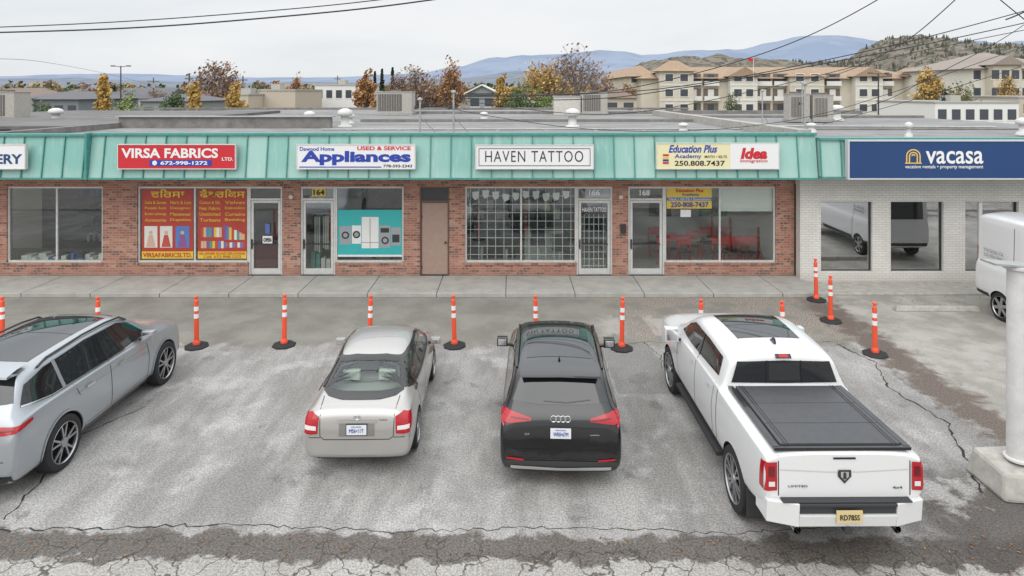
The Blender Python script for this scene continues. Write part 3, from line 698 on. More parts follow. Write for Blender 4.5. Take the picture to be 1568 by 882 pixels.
    def patch(s,part,ax,cols,m,off=.006,nu=6,nv=5):
        pts=[]
        for (a0,a1),(b0,b1) in zip(cols[:-1],cols[1:]):
            for i in range(nu): 
                t=i/nu; pts.append((Vector(a0).lerp(Vector(b0),t),Vector(a1).lerp(Vector(b1),t)))
        pts.append((Vector(cols[-1][0]),Vector(cols[-1][1])))
        g=[[s.hit(ax,*(p.lerp(q,j/nv)),off) for j in range(nv+1)] for p,q in pts]
        s.mb(part).grid(g,m)
    def seam(s,ax,path,w=.011,m=None,off=.004,part='trim',closed=False,seg=.08):
        P=[Vector(p) for p in path]
        if closed: P.append(P[0])
        Q=[]
        for a,b in zip(P[:-1],P[1:]):
            n=max(1,int((b-a).length/seg))
            for i in range(n): Q.append(a.lerp(b,i/n))
        Q.append(P[-1])
        g=[]
        for i,q in enumerate(Q):
            a=Q[max(0,i-1)];b=Q[min(len(Q)-1,i+1)]
            if closed and i in (0,len(Q)-1): a=Q[-2];b=Q[1]
            d=(b-a).normalized(); nn=Vector((-d.y,d.x))*w/2
            g.append([s.hit(ax,*(q+nn),off),s.hit(ax,*(q),off+.001),s.hit(ax,*(q-nn),off)])
        s.mb(part).grid(g,m or seam)
    def both(s,fn,*a,**k):
        for ax in 'RL': fn(ax,*a,**k)
    def wheel(s,x,y,r,w=.22,sp=5,rimm=None,double=True,face=None):
        rimm=rimm or silv; b=s.mb('wheels'); sg_=1 if x>0 else -1
        o=(x-sg_*w,y,r); ax=(sg_,0,0); rr=r*.74
        b.lathe(o,ax,[(rr,0),(r*.93,.0),(r,.03),(r,w-.03),(r*.96,w-.005),(r*.82,w+.006),(rr,w)],tyre,48)
        b.lathe(o,ax,[(rr,w),(rr*.985,w+.004),(rr*.94,w-.012),(rr*.9,w-.10),(.08,w-.10),(.001,w-.1)],[rimm,rimm,blk,well,well],48)
        for i in range(sp):
            for dd in ((-.13,.13) if double else (0,)):
                a=2*math.pi*i/sp+.3; c0=Vector((0,math.cos(a),math.sin(a))); a2=a+dd*1.7; c1=Vector((0,math.cos(a2),math.sin(a2)))
                p0=c0*.04; p1=c1*rr*.97
                t=Vector((0,-math.sin(a),math.cos(a))); O=Vector(o)+Vector(ax)*(w-.012); h=Vector(ax)*.02
                wa=.018 if double else .045; wb=.013 if double else .035
                q=[O+p0-t*wa-h,O+p0+t*wa-h,O+p1+t*wb-h,O+p1-t*wb-h,O+p0-t*wa,O+p0+t*wa,O+p1+t*wb,O+p1-t*wb]
                b.hexa(q,rimm)
        b.lathe((o[0]+ax[0]*(w-.012),o[1],o[2]),ax,[(.075,-.02),(.07,.008),(.001,.01)],rimm,20)
    def archlip(s,y,r,m,w=.05):
        for ax in 'RL':
            s.seam(ax,[(y+math.cos(t)*(r+.045+w/2),r+math.sin(t)*(r+.045+w/2)) for t in [math.pi*(-.08+1.16*i/22) for i in range(23)]],w,m,.012,'arch_trim')
    def mirror(s,y,z,x,m,sx=.2,sz=.15):
        for sg_ in (-1,1):
            b=MB(); a=sorted((sg_*x,sg_*(x+sx))); b.box(a[0],a[1],y-.05,y+.1,z-sz/2,z+sz/2,m)
            a=sorted((sg_*(x-.12),sg_*(x+.03))); b.box(a[0],a[1],y,y+.05,z-sz/2-.01,z-sz/2+.03,blk)
            a=sorted((sg_*(x+.02),sg_*(x+sx-.02))); b.box(a[0],a[1],y-.056,y-.0505,z-sz/2+.02,z+sz/2-.02,chrome)
            o=b.obj('mirror',s.e,smooth=True); md=o.modifiers.new('b','BEVEL'); md.width=.035; md.segments=4; md.limit_method='ANGLE'
    def done(s):
        for n,b in s.parts.items():
            o=b.obj(n,s.e,smooth=True)
            try: o.data.set_sharp_from_angle(angle=math.radians(35))
            except Exception: pass
    def label(s,txt,ax,a,z,w,h,m,off=.02,bold=.02):
        p=s.hit('rear',a,z,0); text(txt,p.x,p.z,p.y-off,w,h,m,s.e,bold=bold)
    def lplate(s,z,txt,m=None,tm=None,y=None):
        ys=[s.hit('rear',x,zz,0).y for x in (-.15,.15) for zz in (z-.07,z+.07)]; y=min(ys)-.012 if y is None else y
        b=MB(); b.box(-.152,.152,y-.004,y+.03,z-.076,z+.076,m or plate); b.box(-.162,.162,y,y+.035,z-.086,z+.086,blk); b.obj('plate',s.e,bevel=.002)
        text(txt,0,z-.01,y-.010,.22,.060,tm or blue,s.e,bold=.0); text('British Columbia',0,z+.052,y-.010,.15,.014,tm or blue,s.e)
def inpoly(x,y,p):
    c=False;n=len(p)
    for i in range(n):
        a=p[i];b=p[i-1]
        if (a[1]>y)!=(b[1]>y) and x<(b[0]-a[0])*(y-a[1])/(b[1]-a[1])+a[0]: c=not c
    return c
# --- black compact SUV
c=Car('parked_black_suv',[(0,.84,.36,.74,.80),(.03,.89,.28,.84,.97),(.08,.91,.24,.94,1.09),(.17,.92,.22,1.02,1.18),(.40,.92,.21,1.05,1.57,.64),(.55,.92,.2,1.05,1.625,.67),(1.5,.925,.2,1.03,1.655,.69),(2.4,.925,.2,1.01,1.64,.68),(2.75,.92,.2,1.0,1.58,.65),(3.4,.92,.2,.98,1.12),(3.55,.915,.2,.97,1.08),(4.1,.89,.22,.90,1.0),(4.36,.82,.26,.77,.86),(4.48,.7,.32,.6,.66)],
  paint('paint_black',(.012,.0125,.014),.3,.25),(.72,9.65,0),math.radians(-2.3),{5:.5,7:.35,3:.15},arches=(.86,3.54),ar=.36)
c.patch('windows','rear',[((-.72,1.22),(-.59,1.50)),((-.3,1.19),(-.28,1.53)),((.3,1.19),(.28,1.53)),((.72,1.22),(.59,1.50))],glassd)
c.both(lambda ax:c.patch('windows',ax,[((.45,1.17),(.60,1.38)),((.85,1.10),(.85,1.50)),((1.8,1.07),(1.8,1.53)),((2.5,1.06),(2.45,1.50)),((3.1,1.07),(2.75,1.40))],glassd))
c.patch('windows','top',[((-.52,.85),(-.52,2.55)),((0,.85),(0,2.6)),((.52,.85),(.52,2.55))],glassd,off=.004,nu=8,nv=8)
c.patch('windows','front',[((-.74,1.11),(-.58,1.51)),((0,1.14),(0,1.55)),((.74,1.11),(.58,1.51))],glassd)
c.seam('top',[(-.52,1.75),(.52,1.75)],.02,blk,.006)
c.seam('rear',[(-.25,1.23),(.1,1.215),(.45,1.25)],.014,blk,.02)
for q in (-1,1):
    b=c.mb('roof_rails'); pts=[c.hit('top',q*.655,y,.035) for y in (.65,.9,1.5,2.0,2.4,2.65)]
    pts[0].z-=.03;pts[-1].z-=.03
    for u,v_ in zip(pts[:-1],pts[1:]): b.cyl(u,v_,.018,.018,blk,8)
    ax='R' if q>0 else 'L'
    c.patch('tail_lights','rear',[((q*.90,.97),(q*.90,1.09)),((q*.78,.96),(q*.78,1.11)),((q*.62,.98),(q*.62,1.08)),((q*.44,1.0),(q*.44,1.04))],redl,.012,nu=5)
    c.patch('tail_lights',ax,[((.05,.98),(.05,1.08)),((.34,1.02),(.34,1.08))],redl,.010)
    c.seam('rear',[(q*.84,1.035),(q*.62,1.028),(q*.47,1.016)],.02,redd,.016,'tail_lights')
    c.seam('rear',[(q*.80,.47),(q*.55,.45)],.03,redl,.01,'tail_lights')
    c.seam(ax,[(1.35,.30),(3.05,.28)],.10,plas,.006)
c.archlip(.86,.36,plas);c.archlip(3.54,.36,plas)
c.patch('trim','rear',[((-.83,.27),(-.83,.44)),((0,.27),(0,.44)),((.83,.27),(.83,.44))],plas,.008,nu=8)
c.seam('rear',[(-.74,.345),(0,.325),(.74,.345)],.045,mat('silver_trim',(.55,.55,.55),.35,.6),.02)
c.seam('rear',[(-.74,.62),(-.70,.60),(0,.60),(.70,.60),(.74,.62)],.010)
c.seam('rear',[(-.70,.91),(.70,.91)],.010,blk,.008)
c.patch('trim','rear',[((-.26,.76),(-.26,.93)),((.26,.76),(.26,.93))],blk,.006)
c.lplate(.85,'WR0•67M')
for i in range(4):
    p=c.hit('rear',-.105+i*.07,1.03,.012); n=16; b=c.mb('badge')
    pts=[p+Vector((math.cos(2*math.pi*j/n)*.043,0,math.sin(2*math.pi*j/n)*.043)) for j in range(n)]
    for j in range(n): b.cyl(pts[j],pts[(j+1)%n],.008,.008,chrome,5,False)
c.label('Q3','rear',-.5,.83,.07,.035,chrome,.012); c.label('quattro','rear',.5,.83,.14,.025,chrome,.012)
b=c.mb('spoiler'); b.grid([[ (x,y+.05*abs(x)**2,z-.03*abs(x)) for x in (-.61,-.3,0,.3,.61)] for y,z in ((.62,1.65),(.38,1.635),(.24,1.60),(.23,1.575),(.4,1.565))],c.paint)
c.both(lambda ax:c.seam(ax,[(2.75,1.0),(2.75,.6),(2.65,.35)])); c.both(lambda ax:c.seam(ax,[(1.85,1.02),(1.85,.35)])); c.both(lambda ax:c.seam(ax,[(1.05,1.04),(1.15,.87)]))
for y in (1.25,2.05): c.both(lambda ax:c.seam(ax,[(y,.90),(y+.18,.90)],.03,c.paint,.025))
b=c.mb('antenna'); p=c.hit('top',0,.75); b.hexa([(-.02,.68,p.z),(.02,.68,p.z),(.02,.85,p.z),(-.02,.85,p.z),(-.006,.68,p.z+.07),(.006,.68,p.z+.07),(.006,.74,p.z+.07),(-.006,.74,p.z+.07)],c.paint)
for x in (-.92,.92):
    for y in (.86,3.54): c.wheel(x,y,.36,.23,5)
c.mirror(2.85,1.10,.92,c.paint); c.done()
# --- champagne sedan
pw_=[(.62,1.10),(.95,1.33),(1.5,1.365),(2.3,1.365),(2.62,1.30),(3.1,1.02),(2.5,.985),(1.6,.985),(.9,1.02)]
rw=[(-.62,1.085),(-.3,1.07),(.3,1.07),(.62,1.085),(.51,1.34),(.25,1.37),(-.25,1.37),(-.51,1.34)]
fw=[(-.60,1.03),(.60,1.03),(.50,1.33),(-.50,1.33)]
c=Car('parked_silver_sedan',[(0,.75,.34,.62,.70),(.03,.80,.27,.76,.90),(.08,.825,.24,.86,.99),(.19,.835,.22,.91,1.04),(.42,.84,.21,.93,1.05),(1.12,.845,.2,.95,1.39,.56),(1.4,.845,.2,.95,1.44,.58),(1.9,.845,.2,.95,1.465,.59),(2.4,.845,.2,.94,1.44,.58),(2.65,.845,.2,.93,1.39,.56),(3.4,.84,.2,.90,1.0),(3.55,.83,.21,.88,.96),(4.0,.80,.22,.78,.86),(4.22,.72,.26,.66,.72),(4.31,.6,.32,.55,.58)],
  paint('paint_champagne',(.45,.435,.415),.5,.32),(-2.38,10.0,0),math.radians(1.0),{5:.4,7:.3,3:.1},arches=(.86,3.41),ar=.31,windows=[('side',pw_),('rear',rw),('front',fw)])
c.patch('windows','rear',[((-.64,1.075),(-.52,1.355)),((-.3,1.06),(-.26,1.38)),((.3,1.06),(.26,1.38)),((.64,1.075),(.52,1.355))],carglass)
c.patch('windows','front',[((-.62,1.02),(-.51,1.34)),((0,1.03),(0,1.36)),((.62,1.02),(.51,1.34))],carglass)
c.both(lambda ax:c.patch('windows',ax,[((.60,1.09),(.62,1.11)),((.92,1.01),(.95,1.34)),((1.6,.975),(1.5,1.375)),((2.5,.975),(2.3,1.375)),((3.13,1.01),(2.62,1.31))],carglass))
c.seam('rear',rw,.05,blk,.010,closed=True)
c.both(lambda ax:c.seam(ax,pw_,.035,blk,.01,closed=True)); c.both(lambda ax:c.seam(ax,[(1.78,.98),(1.72,1.36)],.07,blk,.01)); c.both(lambda ax:c.seam(ax,[(.98,1.02),(1.02,1.33)],.03,blk,.01))
inn=mat('seat_beige',(.66,.64,.58),.8); ind=mat('cabin_dark',(.10,.098,.092),.8); ing=mat('cabin_grey',(.34,.33,.30),.8)
b=MB(); b.box(-.7,.7,.3,3.5,.38,.42,ind); b.box(-.62,.62,.5,1.08,.985,1.0,ing); b.box(-.62,.62,1.1,1.24,.45,1.04,ing)
b.box(-.62,.62,1.24,1.7,.45,.6,ing)
for q in (-.30,.30):
    b.box(q-.14,q+.14,.95,1.07,1.06,1.21,inn); b.box(q-.25,q+.25,2.0,2.14,.45,1.08,ing); b.box(q-.12,q+.12,2.04,2.13,1.12,1.28,inn); b.box(q-.25,q+.25,2.14,2.6,.45,.6,ing); b.cyl((q,1.02,1.0),(q,1.02,1.07),.02,.02,ind); b.cyl((q,2.08,1.0),(q,2.08,1.14),.02,.02,ind)
b.box(-.72,.72,2.95,3.5,.6,.93,ing); b.box(-.70,.70,2.8,2.95,.5,.95,ind); b.obj('seats',c.e,bevel=.035)
for q in (-1,1):
    ax='R' if q>0 else 'L'
    c.patch('tail_lights','rear',[((q*.80,.66),(q*.80,.91)),((q*.70,.65),(q*.70,.95)),((q*.60,.66),(q*.585,.90))],redl,.012,nu=4)
    c.patch('tail_lights','rear',[((q*.79,.72),(q*.79,.78)),((q*.62,.71),(q*.62,.77))],whl,.018,nu=4)
    c.patch('tail_lights',ax,[((.04,.68),(.04,.88)),((.20,.78),(.20,.91))],redl,.01)
c.seam('rear',[(-.57,.93),(-.56,.62),(-.5,.57),(.5,.57),(.56,.62),(.57,.93)],.010); c.seam('rear',[(-.8,.60),(-.56,.60)],.009);c.seam('rear',[(.8,.60),(.56,.60)],.009)
c.seam('top',[(-.58,.12),(-.6,.42)],.010);c.seam('top',[(.58,.12),(.6,.42)],.010)
c.patch('trim','rear',[((-.27,.62),(-.27,.80)),((.27,.62),(.27,.80))],mat('recess',(.24,.23,.22),.5,.4),.006)
c.seam('rear',[(-.30,.835),(.30,.835)],.03,mat('champ_dark',(.4,.385,.36),.35,.5),.02)
c.lplate(.72,'MS6•11T')
b=c.mb('badge'); p=c.hit('rear',0,.89,.012)
for rx,rz in ((.05,.034),(.025,.034)):
    for j in range(16):
        a0=2*math.pi*j/16;a1=2*math.pi*(j+1)/16; b.cyl(p+Vector((math.cos(a0)*rx,0,math.sin(a0)*rz)),p+Vector((math.cos(a1)*rx,0,math.sin(a1)*rz)),.005,.005,chrome,5,False)
c.label('HYBRID','rear',.40,.86,.13,.025,chrome,.012); 
c.patch('trim','rear',[((-.72,.235),(-.72,.28)),((.72,.235),(.72,.28))],plas,.006,nu=12)
c.both(lambda ax:c.seam(ax,[(.9,1.0),(1.02,.75),(1.17,.55)])); c.both(lambda ax:c.seam(ax,[(1.82,.97),(1.84,.6),(1.84,.28)])); c.both(lambda ax:c.seam(ax,[(2.85,.93),(2.85,.6),(2.75,.28),(1.3,.28)]))
for y in (1.15,2.05): c.both(lambda ax:c.seam(ax,[(y,.84),(y+.17,.84)],.03,mat('champ_dark',(.4,.385,.36)),.02))
for x in (-.84,.84):
    for y in (.86,3.41): c.wheel(x,y,.31,.19,6,double=False)
c.mirror(2.85,1.0,.84,c.paint,.18,.12); c.done()
# --- grey-silver large SUV left
c=Car('parked_grey_suv',[(0,.86,.42,.84,.90),(.035,.94,.32,.96,1.08),(.10,.965,.28,1.08,1.24),(.18,.975,.27,1.14,1.34),(.42,.98,.26,1.17,1.73,.68),(.60,.985,.26,1.18,1.80,.71),(1.8,.985,.26,1.17,1.845,.73),(2.7,.985,.26,1.15,1.82,.72),(3.02,.98,.26,1.13,1.76,.69),(3.75,.975,.26,1.11,1.29),(3.9,.97,.26,1.09,1.24),(4.5,.95,.28,1.02,1.14),(4.8,.88,.3,.90,1.0),(4.92,.74,.36,.72,.78)],
  paint('paint_bluegrey',(.37,.395,.42),.45,.3),(-7.98,9.2,0),math.radians(0),{5:.55,7:.4,3:.15},arches=(1.02,4.02),ar=.41)
c.patch('windows','rear',[((-.76,1.38),(-.64,1.68)),((0,1.35),(0,1.73)),((.76,1.38),(.64,1.68))],glassd,nu=10)
c.both(lambda ax:c.patch('windows',ax,[((.30,1.32),(.46,1.56)),((.85,1.24),(.85,1.66)),((1.9,1.22),(1.8,1.715)),((2.8,1.21),(2.7,1.68)),((3.5,1.22),(3.05,1.57))],glassd,nu=8))
wp=[(.30,1.31),(.85,1.23),(1.9,1.21),(2.8,1.20),(3.52,1.21)]
c.both(lambda ax:c.seam(ax,wp,.022,chrome,.009)); 
c.both(lambda ax:c.seam(ax,[(1.12,1.23),(1.05,1.68)],.07,c.paint,.009)); c.both(lambda ax:c.seam(ax,[(2.2,1.21),(2.12,1.70)],.05,blk,.009))
c.patch('windows','top',[((-.58,.75),(-.58,2.9)),((0,.73),(0,2.95)),((.58,.75),(.58,2.9))],glassd,off=.004,nu=8,nv=8); c.seam('top',[(-.58,1.8),(.58,1.8)],.03,blk,.006)
for q in (-1,1):
    ax='R' if q>0 else 'L'
    b=c.mb('roof_rails'); pts=[c.hit('top',q*.71,y,.05) for y in (.75,.95,1.8,2.4,2.8,3.0)]; pts[0].z-=.045;pts[-1].z-=.045
    for u,v_ in zip(pts[:-1],pts[1:]): b.cyl(u,v_,.02,.02,blk,8)
    c.patch('tail_lights','rear',[((q*.93,1.03),(q*.93,1.11)),((q*.75,1.02),(q*.75,1.13)),((q*.36,1.05),(q*.36,1.11))],redl,.012,nu=6)
    c.patch('tail_lights',ax,[((.06,1.03),(.06,1.11)),((.38,1.09),(.38,1.13))],redl,.010); c.seam('rear',[(q*.9,1.075),(q*.4,1.08)],.02,redd,.018,'tail_lights')
    c.seam(ax,[(1.55,.34),(3.5,.34)],.12,blk,.01,part='trim'); c.seam(ax,[(1.55,.42),(3.5,.42)],.02,chrome,.012)
    c.seam(ax,[(1.3,1.03),(2.2,1.02),(3.4,1.0)],.010,mat('crease_shade',(.29,.31,.33),.35,.5),.003)
    c.seam(ax,[(1.30,1.19),(1.40,.98)]); c.seam(ax,[(2.22,1.19),(2.24,.42)]); c.seam(ax,[(3.35,1.13),(3.42,.8),(3.38,.42)])
    for y in (1.55,2.45): c.seam(ax,[(y,1.04),(y+.2,1.04)],.035,chrome,.03)
    c.patch('trim','rear',[((q*.68,.34),(q*.68,.41)),((q*.42,.34),(q*.42,.41))],chrome,.03)
c.archlip(1.02,.41,c.paint,.03);c.archlip(4.02,.41,c.paint,.03)
c.patch('trim','rear',[((-.90,.33),(-.90,.46)),((0,.33),(0,.46)),((.90,.33),(.90,.46))],blk,.01,nu=8)
c.lplate(.84,'PT4•82K')
c.seam('rear',[(-.8,.66),(.8,.66)],.01)
b=c.mb('spoiler'); b.grid([[ (x,y+.05*abs(x)**2,z-.05*abs(x)**2) for x in (-.66,-.3,0,.3,.66)] for y,z in ((.66,1.825),(.42,1.81),(.24,1.775),(.23,1.745),(.45,1.73))],c.paint)
for x in (-.99,.99):
    for y in (1.02,4.02): c.wheel(x,y,.41,.27,5)
c.mirror(3.2,1.27,.97,c.paint,.22,.17); c.done()
# --- white pickup
c=Car('parked_white_pickup_truck',[(0,.985,.84,1.30,1.385),(.02,1.0,.80,1.33,1.41),(.10,1.01,.66,1.34,1.42),(.4,1.015,.55,1.34,1.425),(.9,1.02,.52,1.35,1.43),(1.76,1.02,.5,1.36,1.43),(1.80,1.02,.5,1.38,1.86,.74),(1.88,1.02,.5,1.38,1.93,.77),(2.6,1.02,.5,1.37,1.965,.78),(3.3,1.02,.5,1.36,1.96,.78),(3.75,1.02,.5,1.34,1.90,.75),(4.5,1.02,.5,1.28,1.42),(4.65,1.02,.5,1.26,1.38),(5.4,1.0,.52,1.18,1.32),(5.75,.93,.56,1.05,1.2),(5.9,.82,.62,.92,1.0)],
  paint('paint_white',(.70,.70,.70),0,.3),(4.13,8.12,0),math.radians(0.4),{5:.6,7:.4,6:.2,2:.4},{0:.6,5:.7,6:.5},arches=(1.12,4.74),ar=.43)
c.patch('windows','rear',[((-.80,1.50),(-.70,1.80)),((0,1.49),(0,1.82)),((.80,1.50),(.70,1.80))],glassd,nu=8,off=.012)
for q in (-.27,.27): c.seam('rear',[(q,1.5),(q*.96,1.82)],.02,blk,.02)
c.patch('windows','rear',[((-.24,1.53),(-.23,1.79)),((.24,1.53),(.23,1.79))],mat('slider_glass',(.03,.032,.034),.05,coat=.3),.016)
c.seam('rear',[(-.12,1.87),(.12,1.87)],.04,blk,.02); c.seam('rear',[(-.07,1.87),(.07,1.87)],.03,redl,.024,'tail_lights')
c.both(lambda ax:c.patch('windows',ax,[((2.0,1.50),(2.05,1.77)),((2.7,1.47),(2.7,1.81)),((3.3,1.45),(3.3,1.80)),((3.62,1.44),(3.55,1.78)),((4.15,1.44),(3.85,1.66))],glassd,nu=6))
c.both(lambda ax:c.seam(ax,[(2.95,1.45),(2.95,1.8)],.06,blk,.012))
c.patch('windows','top',[((-.50,2.35),(-.53,3.5)),((0,2.35),(0,3.5)),((.50,2.35),(.53,3.5))],glassd,off=.006,nu=8,nv=8); c.seam('top',[(-.52,2.9),(.52,2.9)],.02,blk,.008)
b=MB(); tn=mat('tonneau_black',(.065,.067,.072),.5,noise=.1,nscale=10); z=1.43
for i,(a,d) in enumerate(((.10,.60),(.61,1.16),(1.17,1.70))): b.box(-.76,.76,a,d,z,z+.045,tn)
for q in (-.86,.78): b.box(q,q+.08,.06,1.74,z-.015,z+.03,blk)
for q in (-.70,-.66,.66,.70): b.box(q-.006,q+.006,.1,1.7,z+.0455,z+.052,blk)
b.box(-.86,.86,.03,.095,z-.015,z+.025,blk); b.obj('tonneau_cover',c.e,bevel=.010)
b=MB(); wp_=c.paint
def bump_prof(x0,x1,ya,yb,m):
    b.hexa([(x0,ya+.04,.54),(x1,ya+.04,.54),(x1,yb,.54),(x0,yb,.54),(x0,ya,.70),(x1,ya,.70),(x1,yb,.70),(x0,yb,.70)],m)
bump_prof(-.60,.60,-.12,.1,wp_)
for q in (-1,1):
    y_in,y_out=(-.12,-.03)
    A=[(q*.601,y_in+.03,.54),(q*.97,y_out+.03,.56),(q*.99,.30,.58),(q*.601,.30,.54)]; B=[(q*.601,y_in,.84),(q*.97,y_out,.84),(q*.99,.30,.84),(q*.601,.30,.84)]
    if q<0: A=[A[1],A[0],A[3],A[2]];B=[B[1],B[0],B[3],B[2]]
    b.hexa(A+B,wp_)
b.box(-.599,.599,-.085,.06,.70,.80,plas); b.box(-.80,.80,-.10,.06,.841,.86,plas); b.box(-.60,.60,-.12,.06,.801,.84,plas)
b.obj('rear_bumper',c.e,bevel=.022)
b=c.mb('trim'); b.cyl((0,-.1,.50),(0,.3,.50),.05,.05,plas,8); b.cyl((-.62,-.08,.50),(-.62,.4,.50),.045,.045,chrome,14,False); b.cyl((.62,-.08,.50),(.62,.4,.50),.045,.045,chrome,14,False)
b.box(-.16,.16,-.135,-.121,.62,.77,platey); text('RD785S',0,.69,-.141,.24,.065,black,c.e,bold=.01)
for q in (-1,1):
    ax='R' if q>0 else 'L'
    c.patch('tail_lights','rear',[((q*.985,.94),(q*.975,1.29)),((q*.84,.95),(q*.84,1.30))],redl,.012); c.patch('tail_lights',ax,[((.03,.95),(.03,1.28)),((.12,.96),(.12,1.28))],redl,.010)
    c.patch('tail_lights','rear',[((q*.945,1.0),(q*.945,1.06)),((q*.87,1.0),(q*.87,1.06))],whl,.018)
    c.patch('tail_lights','rear',[((q*.945,1.12),(q*.945,1.24)),((q*.87,1.12),(q*.87,1.24))],redd,.018)
    c.seam('rear',[(q*.82,1.37),(q*.82,.88)],.012); 
    c.seam(ax,[(1.83,1.36),(1.83,.55)],.014); c.seam(ax,[(2.0,1.4),(2.05,1.0),(2.0,.55),(3.9,.55)]); c.seam(ax,[(2.97,1.42),(2.97,.55)]); c.seam(ax,[(4.1,1.36),(4.1,.9),(3.95,.55)])
    for y in (2.2,3.1): c.seam(ax,[(y,1.27),(y+.2,1.27)],.04,wp_,.03)
    b=c.mb('running_boards'); b.box(min(q*.85,q*1.03),max(q*.85,q*1.03),1.75,4.1,.40,.46,plas)
    b.box(min(q*.78,q*.99),max(q*.78,q*.99),.60,.62,.20,.60,plas)
    b.box(min(q*.78,q*.99),max(q*.78,q*.99),5.25,5.27,.25,.55,plas)
c.seam('rear',[(-.80,1.20),(-.2,1.17),(.2,1.17),(.80,1.20)],.010,mat('white_shade',(.50,.50,.50),.4),.004)
c.patch('trim','rear',[((-.14,1.33),(-.14,1.355)),((.14,1.33),(.14,1.355))],blk,.01)
p=c.hit('rear',0,1.12,.012); b=c.mb('badge')
b.poly([p+Vector(q) for q in ((-.08,0,.08),(.08,0,.08),(.085,0,0),(0,0,-.09),(-.085,0,0))],plas); b.poly([p+Vector(q) for q in ((-.05,-.006,.06),(.05,-.006,.06),(.05,-.006,.0),(0,-.006,-.05),(-.05,-.006,0))],chrome)
b.poly([p+Vector(q) for q in ((-.015,-.01,.05),(.015,-.01,.05),(.02,-.01,-.03),(-.02,-.01,-.03))],plas)
c.label('LIMITED','rear',-.58,1.0,.24,.022,plas,.012,.0); c.label('4x4','rear',.66,.98,.12,.03,plas,.012,.0)
b.hexa([(-.02,2.1,1.95),(.02,2.1,1.95),(.02,2.28,1.95),(-.02,2.28,1.95),(-.006,2.1,2.03),(.006,2.1,2.03),(.006,2.16,2.03),(-.006,2.16,2.03)],blk)
for x in (-1.01,1.01):
    for y in (1.12,4.74): c.wheel(x,y,.43,.28,6)
c.mirror(3.95,1.42,1.04,c.paint,.24,.24)
b=MB(); b.box(-.6,.6,.3,5.5,.36,.6,plas); b.cyl((-.7,1.12,.42),(.7,1.12,.42),.07,.07,plas); b.obj('chassis',c.e); c.done()
# --- white van
c=Car('parked_white_van',[(0,.95,.50,1.3,2.45,.82),(.04,1.0,.45,1.35,2.6,.86),(.15,1.02,.42,1.35,2.68,.88),(1.5,1.03,.4,1.35,2.70,.88),(3.8,1.03,.4,1.35,2.68,.88),(4.2,1.03,.4,1.32,2.5,.84),(5.0,1.0,.4,1.2,1.35),(5.6,.85,.4,.9,1.0),(5.75,.7,.45,.7,.75)],
  paint('paint_white',(.70,.70,.70),0,.3),(13.55,17.75,0),math.radians(180),{7:.5},{0:.4},arches=(.95,4.7),ar=.36)
c.both(lambda ax:c.seam(ax,[(.0,.52),(.55,.50)],.18,plas,.012)); c.both(lambda ax:c.seam(ax,[(1.4,.55),(3.6,.55)],.12,plas,.012)); c.seam('rear',[(-.9,.52),(.9,.52)],.2,plas,.012)
c.both(lambda ax:c.seam(ax,[(0.03,1.35),(.03,1.75)],.1,redl,.012)); c.both(lambda ax:c.seam(ax,[(1.35,.6),(1.35,2.45)],.015))
c.patch('windows','rear',[((-.75,1.45),(-.72,2.2)),((.75,1.45),(.72,2.2))],glassd,.012)
for x in (-1.0,1.0):
    for y in (.95,4.7): c.wheel(x,y,.36,.22,6,double=False)
c.done()
for (s_,yy,zz,w_) in (('vacasa.ca',16.6,1.75,.7),('250-984-9882',16.6,1.6,.7)):
    o=text(s_,0,0,0,w_,.09,mat('grey_letter',(.3,.3,.32),.5),None,bold=.01); o.rotation_euler=(math.pi/2,0,-math.pi/2); o.location=(12.49,yy+w_/2,zz); o.parent=c.e; o.matrix_parent_inverse=Matrix.LocRotScale(c.e.location,c.e.rotation_euler,None).inverted()
# ---------------------------------------------------------------- background buildings
crm=mat('stucco_cream',(.58,.535,.45),.85,noise=.08,nscale=.6); crm2=mat('stucco_light',(.66,.64,.58),.85); tanr=mat('roof_tan',(.33,.235,.16),.85,noise=.15,nscale=1.2)
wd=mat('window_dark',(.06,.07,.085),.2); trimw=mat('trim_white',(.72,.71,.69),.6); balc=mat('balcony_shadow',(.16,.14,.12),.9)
e=empty('condominium_building'); b=MB(); D=130.; sc=D/1000
QX=lambda px,d=D:(px-784)*d/1000
QZ=lambda py,d=D:CH+(140-py)*d/1000
b.box(QX(985),QX(1428),D+2,D+18,0,QZ(120),crm); b.hip(QX(985),QX(1428),D+2,D+18,QZ(120),2.6,tanr,1.0)
for i,(a,d_) in enumerate(((1010,1062),(1118,1160),(1210,1262),(1310,1352),(1392,1426))):
    top=QZ(117 if i else 109)
    b.box(QX(a),QX(d_),D,D+4,0,top,crm2 if i%2 else crm); b.hip(QX(a),QX(d_),D,D+(7 if i else 5),top,1.9 if i else 2.2,tanr,.7,gable=(i in(1,3)))
    for fl in range(3):
        zc=2+fl*3.0
        for q in (.28,.72):
            cx=QX(a)+(QX(d_)-QX(a))*q; b.box(cx-.9,cx+.9,D-.08,D-.001,zc-.2,zc+1.5,trimw); b.box(cx-.75,cx+.75,D-.12,D-.081,zc-.05,zc+1.35,wd)
        b.box(QX(a)-.05,QX(d_)+.05,D-.1,D-.002,zc-.95,zc-.8,trimw)
px=1066
while px<1420:
    if not any(a-4<px<d_+6 for a,d_ in ((1118,1160),(1210,1262),(1310,1352),(1392,1426))):
        for fl in range(3):
            zc=2+fl*3.0; cx=QX(px)
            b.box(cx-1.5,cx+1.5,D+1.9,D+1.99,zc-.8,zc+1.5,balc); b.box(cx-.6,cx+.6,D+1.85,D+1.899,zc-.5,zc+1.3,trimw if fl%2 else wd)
            b.box(cx-1.5,cx+1.5,D+1.2,D+1.25,zc-.85,zc-.05,trimw); b.box(cx-1.6,cx+1.6,D+1.2,D+2,zc-1.,zc-.86,crm2)
    px+=27
b.obj('walls_and_roof',e)
